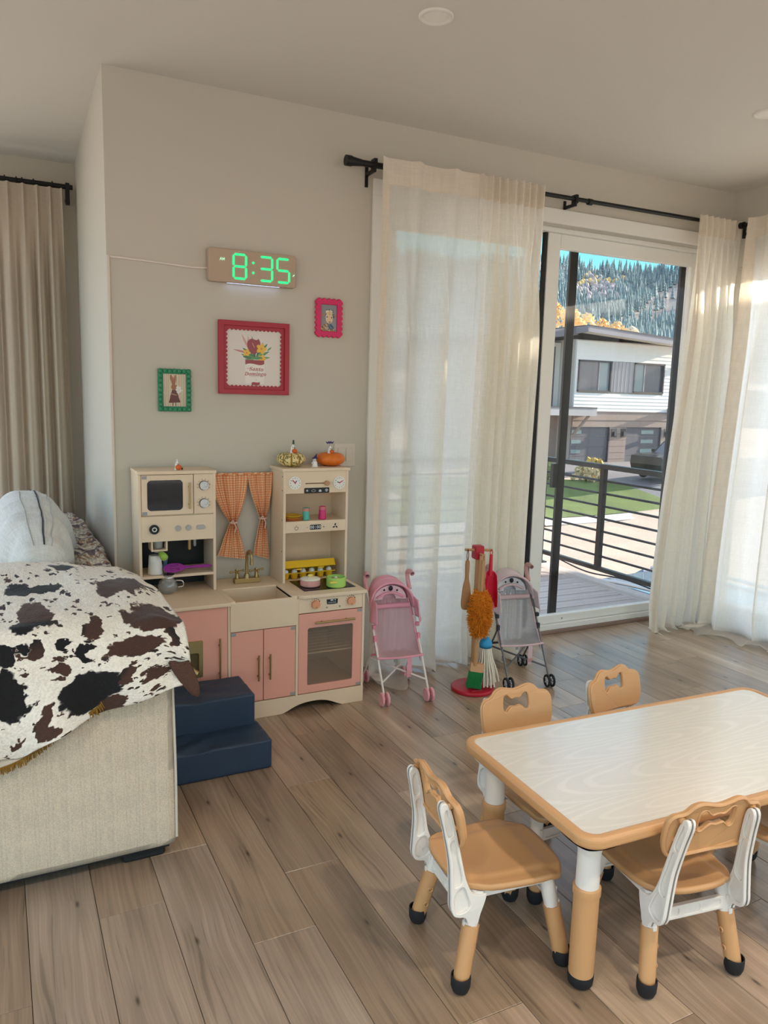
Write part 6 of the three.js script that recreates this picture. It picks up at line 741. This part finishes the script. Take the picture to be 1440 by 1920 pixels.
  P('porch_roof', bx(S(20.5), S(24.3), Y(0.72), Y(1.05), Z - 1.2, Z + 0.9, 0), grey); P('porch_flashing', bx(S(20.5), S(24.3), Y(1.05), Y(1.1), Z - 1.2, Z + 0.92, 0), mat('#4f4d54', 0.6)); P('porch_post', [rod(V(S(23.6), Y(-0.2), Z + 0.1), V(S(24.0), Y(0.72), Z + 0.7), 0.1, 0.1, 4), bx(S(21.7), S(21.95), y0, Y(0.72), Z + 0.2, Z + 0.4, 0), bx(S(22.4), S(22.55), y0, Y(0.72), Z - 0.6, Z - 0.4, 0)], brown); P('porch_door', bx(S(21.2), S(21.8), y0, Y(0.2), Z - 1.2, Z - 1.15, 0), trimD);
  P('porch_wall', bx(S(20), X0, y0, Y(0.7), Z - 1.19, Z - 1.16, 0), brown);
}
{ // the next house of the row, to the east: out of view; its roof and end wall shade the window and the near deck
  const h = thing('east_house', 'neighbouring house of the row beyond the right-hand window', 'house'); obj('body', bx(12, 22, -2.7, 4.05, -3.6, 14, 0), mat('#d9d4cc', 0.9), h); obj('roof', bx(12.0, 22.3, 4.05, 4.2, -3.98, 14.3, 0), mat('#6a6870', 0.8), h); obj('end_wall', bx(12.0, 22, -2.7, 4.05, -3.98, -3.6, 0), mat('#d9d4cc', 0.9), h);
}
// vehicles
function vehicle(name, label, x, z, ry, o) {
  const t = thing(name, label, 'car', [x, gy(x, z) + 0.03, z], ry), P = (n, g, m) => obj(n, g, m, t), L = o.L, W = o.W; // +x is the nose
  const pf = (pts, w, b) => ext(poly(pts), w, b, 6, 3).translate(0, 0, -w / 2);
  P('body', pf(o.side, W, 0.12), o.paint); P('cabin_glass', pf(o.glass, W - 0.22, 0.14), mat('#2b3948', 0.06, { clearcoat: 1 })); P('roof_panel', pf(o.roof, W - 0.3, 0.05), o.paint2 ?? o.paint);
  for (const s of [-1, 1]) { for (const wx of o.axles) { P('wheel', [new THREE.TorusGeometry(0.29, 0.1, 10, 28).translate(wx, 0.38, s * (W / 2 - 0.1))], M.rubber); P('rim', new THREE.CylinderGeometry(0.24, 0.24, 0.1, 20).rotateX(Math.PI / 2).translate(wx, 0.38, s * (W / 2 - 0.06)), mat('#4a4c52', 0.35, { metalness: 0.6 })); }
    P('mirror', [softBx(o.mx - 0.1, o.mx + 0.1, o.my, o.my + 0.17, s * (W / 2 + 0.13) - 0.12, s * (W / 2 + 0.13) + 0.1, 0.06, 8)], o.paint); for (const [a, b] of o.pillars) P('pillar', rod(V(a[0], a[1], s * (W / 2 - 0.16)), V(b[0], b[1], s * (W / 2 - 0.2)), 0.045, 0.035, 6), o.paint); P('roof_rail', tube(o.rail.map(([a, b]) => [a, b, s * (W / 2 - 0.2)]), 0.025, 20, 6), mat('#c9ccd0', 0.25, { metalness: 0.7 }));
    P('headlamp', softBx(L / 2 - 0.28, L / 2 - 0.06, o.hy, o.hy + 0.15, s * (W / 2 - 0.32) - 0.2, s * (W / 2 - 0.32) + 0.2, 0.05, 8), mat('#e6e9ec', 0.15)); }
  return t;
}
{
  const suv = (L) => ({ L: 4.7, W: 1.86, side: [[-2.3, 0.35], [2.25, 0.35], [2.35, 0.6], [2.3, 0.92], [1.9, 1.0], [1.0, 1.08], [-2.2, 1.12], [-2.35, 0.9]], glass: [[-2.1, 1.05], [1.15, 1.05], [0.35, 1.58], [-0.4, 1.68], [-1.6, 1.66], [-2.05, 1.4]], roof: [[-1.85, 1.62], [0.25, 1.6], [0.1, 1.68], [-0.6, 1.74], [-1.7, 1.71]], axles: [1.45, -1.4], mx: 0.75, my: 1.08, hy: 0.72, pillars: [[[1.1, 1.08], [0.3, 1.62]], [[-0.2, 1.1], [-0.3, 1.68]], [[-1.3, 1.1], [-1.4, 1.68]]], rail: [[0.2, 1.68], [-0.3, 1.76], [-1.5, 1.76], [-1.8, 1.7]] });
  vehicle('suv', 'slate blue car parked on the drive just below the deck', 7.55, -7.5, 98 * D2R, { ...suv(), paint: mat('#5d7793', 0.25, { metalness: 0.3, clearcoat: 1 }), paint2: mat('#7c8fa2', 0.25, { metalness: 0.2, clearcoat: 1 }) });
  vehicle('pickup', 'black pickup truck parked before the right garage across the street', 26.2, -23.6, 184 * D2R, { L: 5.6, W: 2.0, side: [[-2.8, 0.55], [2.7, 0.5], [2.8, 0.8], [2.75, 1.2], [2.4, 1.28], [1.1, 1.32], [-2.75, 1.3], [-2.8, 0.9]], glass: [[-1.0, 1.28], [1.25, 1.28], [0.5, 1.85], [-0.75, 1.9]], roof: [[-0.9, 1.82], [0.55, 1.8], [0.4, 1.9], [-0.75, 1.95]], axles: [1.75, -1.75], mx: 0.85, my: 1.3, hy: 0.95, pillars: [[[1.2, 1.3], [0.45, 1.86]], [[0.1, 1.3], [0.05, 1.88]]], rail: [[0.4, 1.9], [0, 1.94], [-0.6, 1.93]], paint: mat('#0b0c0e', 0.35, { clearcoat: 0.5 }), paint2: mat('#1a1b1f', 0.3, { clearcoat: 0.5 }) }).scale.setScalar(0.82);
}
{ // shrubs and stones by the garage
  const leafy = (label, x, z, s, c) => { const t = thing('shrub', label, 'shrub', [x, gy(x, z), z]), g = [], r = mulberry(Math.floor(x * 50)); for (let i = 0; i < 140; i++) { const a = r() * 7, q = Math.sqrt(r()), y = r(); g.push(new THREE.TetrahedronGeometry(0.09 + 0.07 * r()).rotateX(r() * 6).rotateY(r() * 6).translate(s * q * Math.cos(a) * (1.1 - y * 0.6), 0.1 + s * y, s * q * Math.sin(a) * (1.1 - y * 0.6))); } obj('foliage', g, mat(c, 0.9), t); obj('stem', rod(V(0, 0, 0), V(0, s * 0.6, 0), 0.05, 0.03, 6), mat('#5c4a38', 0.9), t); };
  leafy('pale dry shrub at the lawn edge by the left garage', 22.2, -25.0, 0.6, '#c9b98f'); leafy('low green shrub at the lawn edge by the porch', 20.9, -26.0, 0.6, '#7e8a58'); leafy('yellowing shrub beside the lantern wall', 23.9, -26.4, 0.5, '#c7ad5a');
}
// ---------------------------------------------------------------- wooded hillside
{
  // a broad mountain side: t runs from its foot to the ridge, b is the bearing
  const ridge = (b) => 0.157 + 0.05 * (0.76 - clamp(b, -0.4, 0.95)) - 0.1 * smooth(0.95, 1.6, b) + 0.003 * Math.sin(b * 31) + 0.0015 * Math.sin(b * 77);
  const place = (b, t) => { const d = lerp(200, 1400, Math.pow(t, 1.05)), e = lerp(0.012, ridge(b), t); return [Math.sin(b) * d, 1.45 + d * e, -Math.cos(b) * d, d]; };
  const hm = speck(51, [128, 124, 116], [178, 170, 164], 40);
  struct('hillside', sheet((u, v) => { const b = lerp(-1.5, 2.3, u); if (v > 0.94) { const p = place(b, 1), k = (v - 0.94) / 0.06; return [p[0] * (1 + 0.3 * k), p[1] - 160 * k, p[2] * (1 + 0.3 * k)]; } const p = place(b, v / 0.94); return v === 0 ? [p[0], p[1] - 12, p[2]] : [p[0], p[1], p[2]]; }, 150, 60, 90, 20), mat('#ffffff', 1, { map: hm }));
  const r = mulberry(77), geo = (() => { const parts = []; for (let k = 0; k < 4; k++) parts.push(new THREE.ConeGeometry(0.17 * (1 - k * 0.2) * (k % 2 ? 0.92 : 1.05), 0.36, 7, 1, true).rotateY(k).translate(0, 0.28 + k * 0.2, 0)); return join(parts); })();
  const put = (name, label, list, mm, g) => { const im = new THREE.InstancedMesh(g, mm, list.length), M4 = new THREE.Matrix4(), Q = new THREE.Quaternion(), c = new THREE.Color(); list.forEach(([x, y, z, h, w, col], i) => { Q.setFromAxisAngle(V(0, 1, 0), i * 2.4); M4.compose(V(x, y, z), Q, V(h * w, h, h * w)); im.setMatrixAt(i, M4); im.setColorAt(i, c.setRGB(...col)); }); im.name = name; im.userData = { kind: 'stuff', label, category: 'forest' }; scene.add(im); };
  const con = [], asp = [];
  for (let i = 0; i < 17000; i++) {
    const b = lerp(0.2, 1.1, r()), t = 0.12 + 0.88 * r(), p = place(b, t), e = (p[1] - 1.45) / p[3], k = 0.8 + 0.4 * r(), q = r();
    const line = 0.098 + 0.30 * (b - 0.72), bare = e < line + 0.012 * Math.sin(b * 40) && e > line - 0.034 && b > 0.7; if (bare && r() < 0.93) continue;
    const grove = Math.exp(-Math.pow((b - 0.722) / 0.026, 4) - Math.pow((e - 0.128) / 0.013, 4)); 
    if (r() < grove * 0.8) asp.push([p[0], p[1] - 1, p[2], 13 + 5 * r(), 0.9, e > 0.13 && q < 0.6 ? [0.72 * k, 0.52 * k, 0.22 * k] : [0.52 * k, 0.46 * k, 0.46 * k]]);
    else con.push([p[0], p[1] - 1, p[2], 12 + 9 * r(), 0.8 + 0.3 * r(), [0.19 * k + 0.04 * q, 0.28 * k + 0.03 * q, 0.29 * k + 0.05 * q]]);  // pale bluish tone: distance haze is put into the tree colour
  }
  put('conifer_forest', 'dense conifers with haze put into their pale blue-green colour covering the hillside beyond the house', con, mat('#ffffff', 1), geo);
  put('aspen_grove', 'pale and golden autumn trees in a patch on the hillside', asp, mat('#ffffff', 1), join([new THREE.IcosahedronGeometry(0.3, 1).scale(0.8, 1.1, 0.8).translate(0, 0.55, 0), new THREE.IcosahedronGeometry(0.2, 1).translate(0.14, 0.4, 0.06), new THREE.IcosahedronGeometry(0.2, 1).translate(-0.13, 0.45, -0.05)]));
  // golden trees just behind the neighbour's roof, each its own
  const tree = (label, b, d, top, c) => { const h = 9, base = 1.45 + d * top - h, t = thing('autumn_tree', label, 'tree', [Math.sin(b) * d, base, -Math.cos(b) * d], 0), gs = [], q = mulberry(Math.floor(b * 1e4)); for (let i = 0; i < 420; i++) { const a = q() * 7, v = q(), e = Math.sqrt(Math.sin(Math.PI * Math.pow(v, 0.85))) * Math.sqrt(q()); gs.push(new THREE.TetrahedronGeometry(h * (0.014 + 0.022 * q())).rotateX(q() * 6).rotateY(q() * 6).translate(1.9 * e * Math.cos(a), h * (0.2 + 0.8 * v), 1.9 * e * Math.sin(a))); } obj('foliage', gs, mat(c, 0.95), t); obj('trunk', rod(V(0, -2.5, 0), V(0, h * 0.7, 0), h * 0.022, h * 0.008, 6), mat('#d8d0c4', 0.9), t); };
  const tall = ['leftmost golden tree behind the white house, beside the door stile', 'golden tree behind the white house seen left of the dark screen stile', 'golden tree behind the roof hidden partly by the dark screen stile', 'orange tree behind the roof just right of the dark screen stile', 'golden tree on the falling line of trees behind the white roof', 'low golden tree at the middle of the row behind the white roof', 'low orange tree near the right end of the row behind the white roof', 'rightmost small pale tree showing over the white roof'];
  for (let i = 0; i < 8; i++) tree(tall[i], 0.640 + i * 0.0185, 82 + 10 * (i % 3), [0.122, 0.119, 0.118, 0.111, 0.104, 0.098, 0.0935, 0.088][i], ['#ebcb9a', '#efd6a6', '#e9c488', '#edcd98', '#f0d8a8', '#ebc68a', '#edcd98', '#e2dccd'][i]);
}
for (const o of scene.children) if (o.isGroup && o.userData.label && o.position.lengthSq() === 0 && !o.rotation.y) rebase(o);
renderer.render(scene, camera);
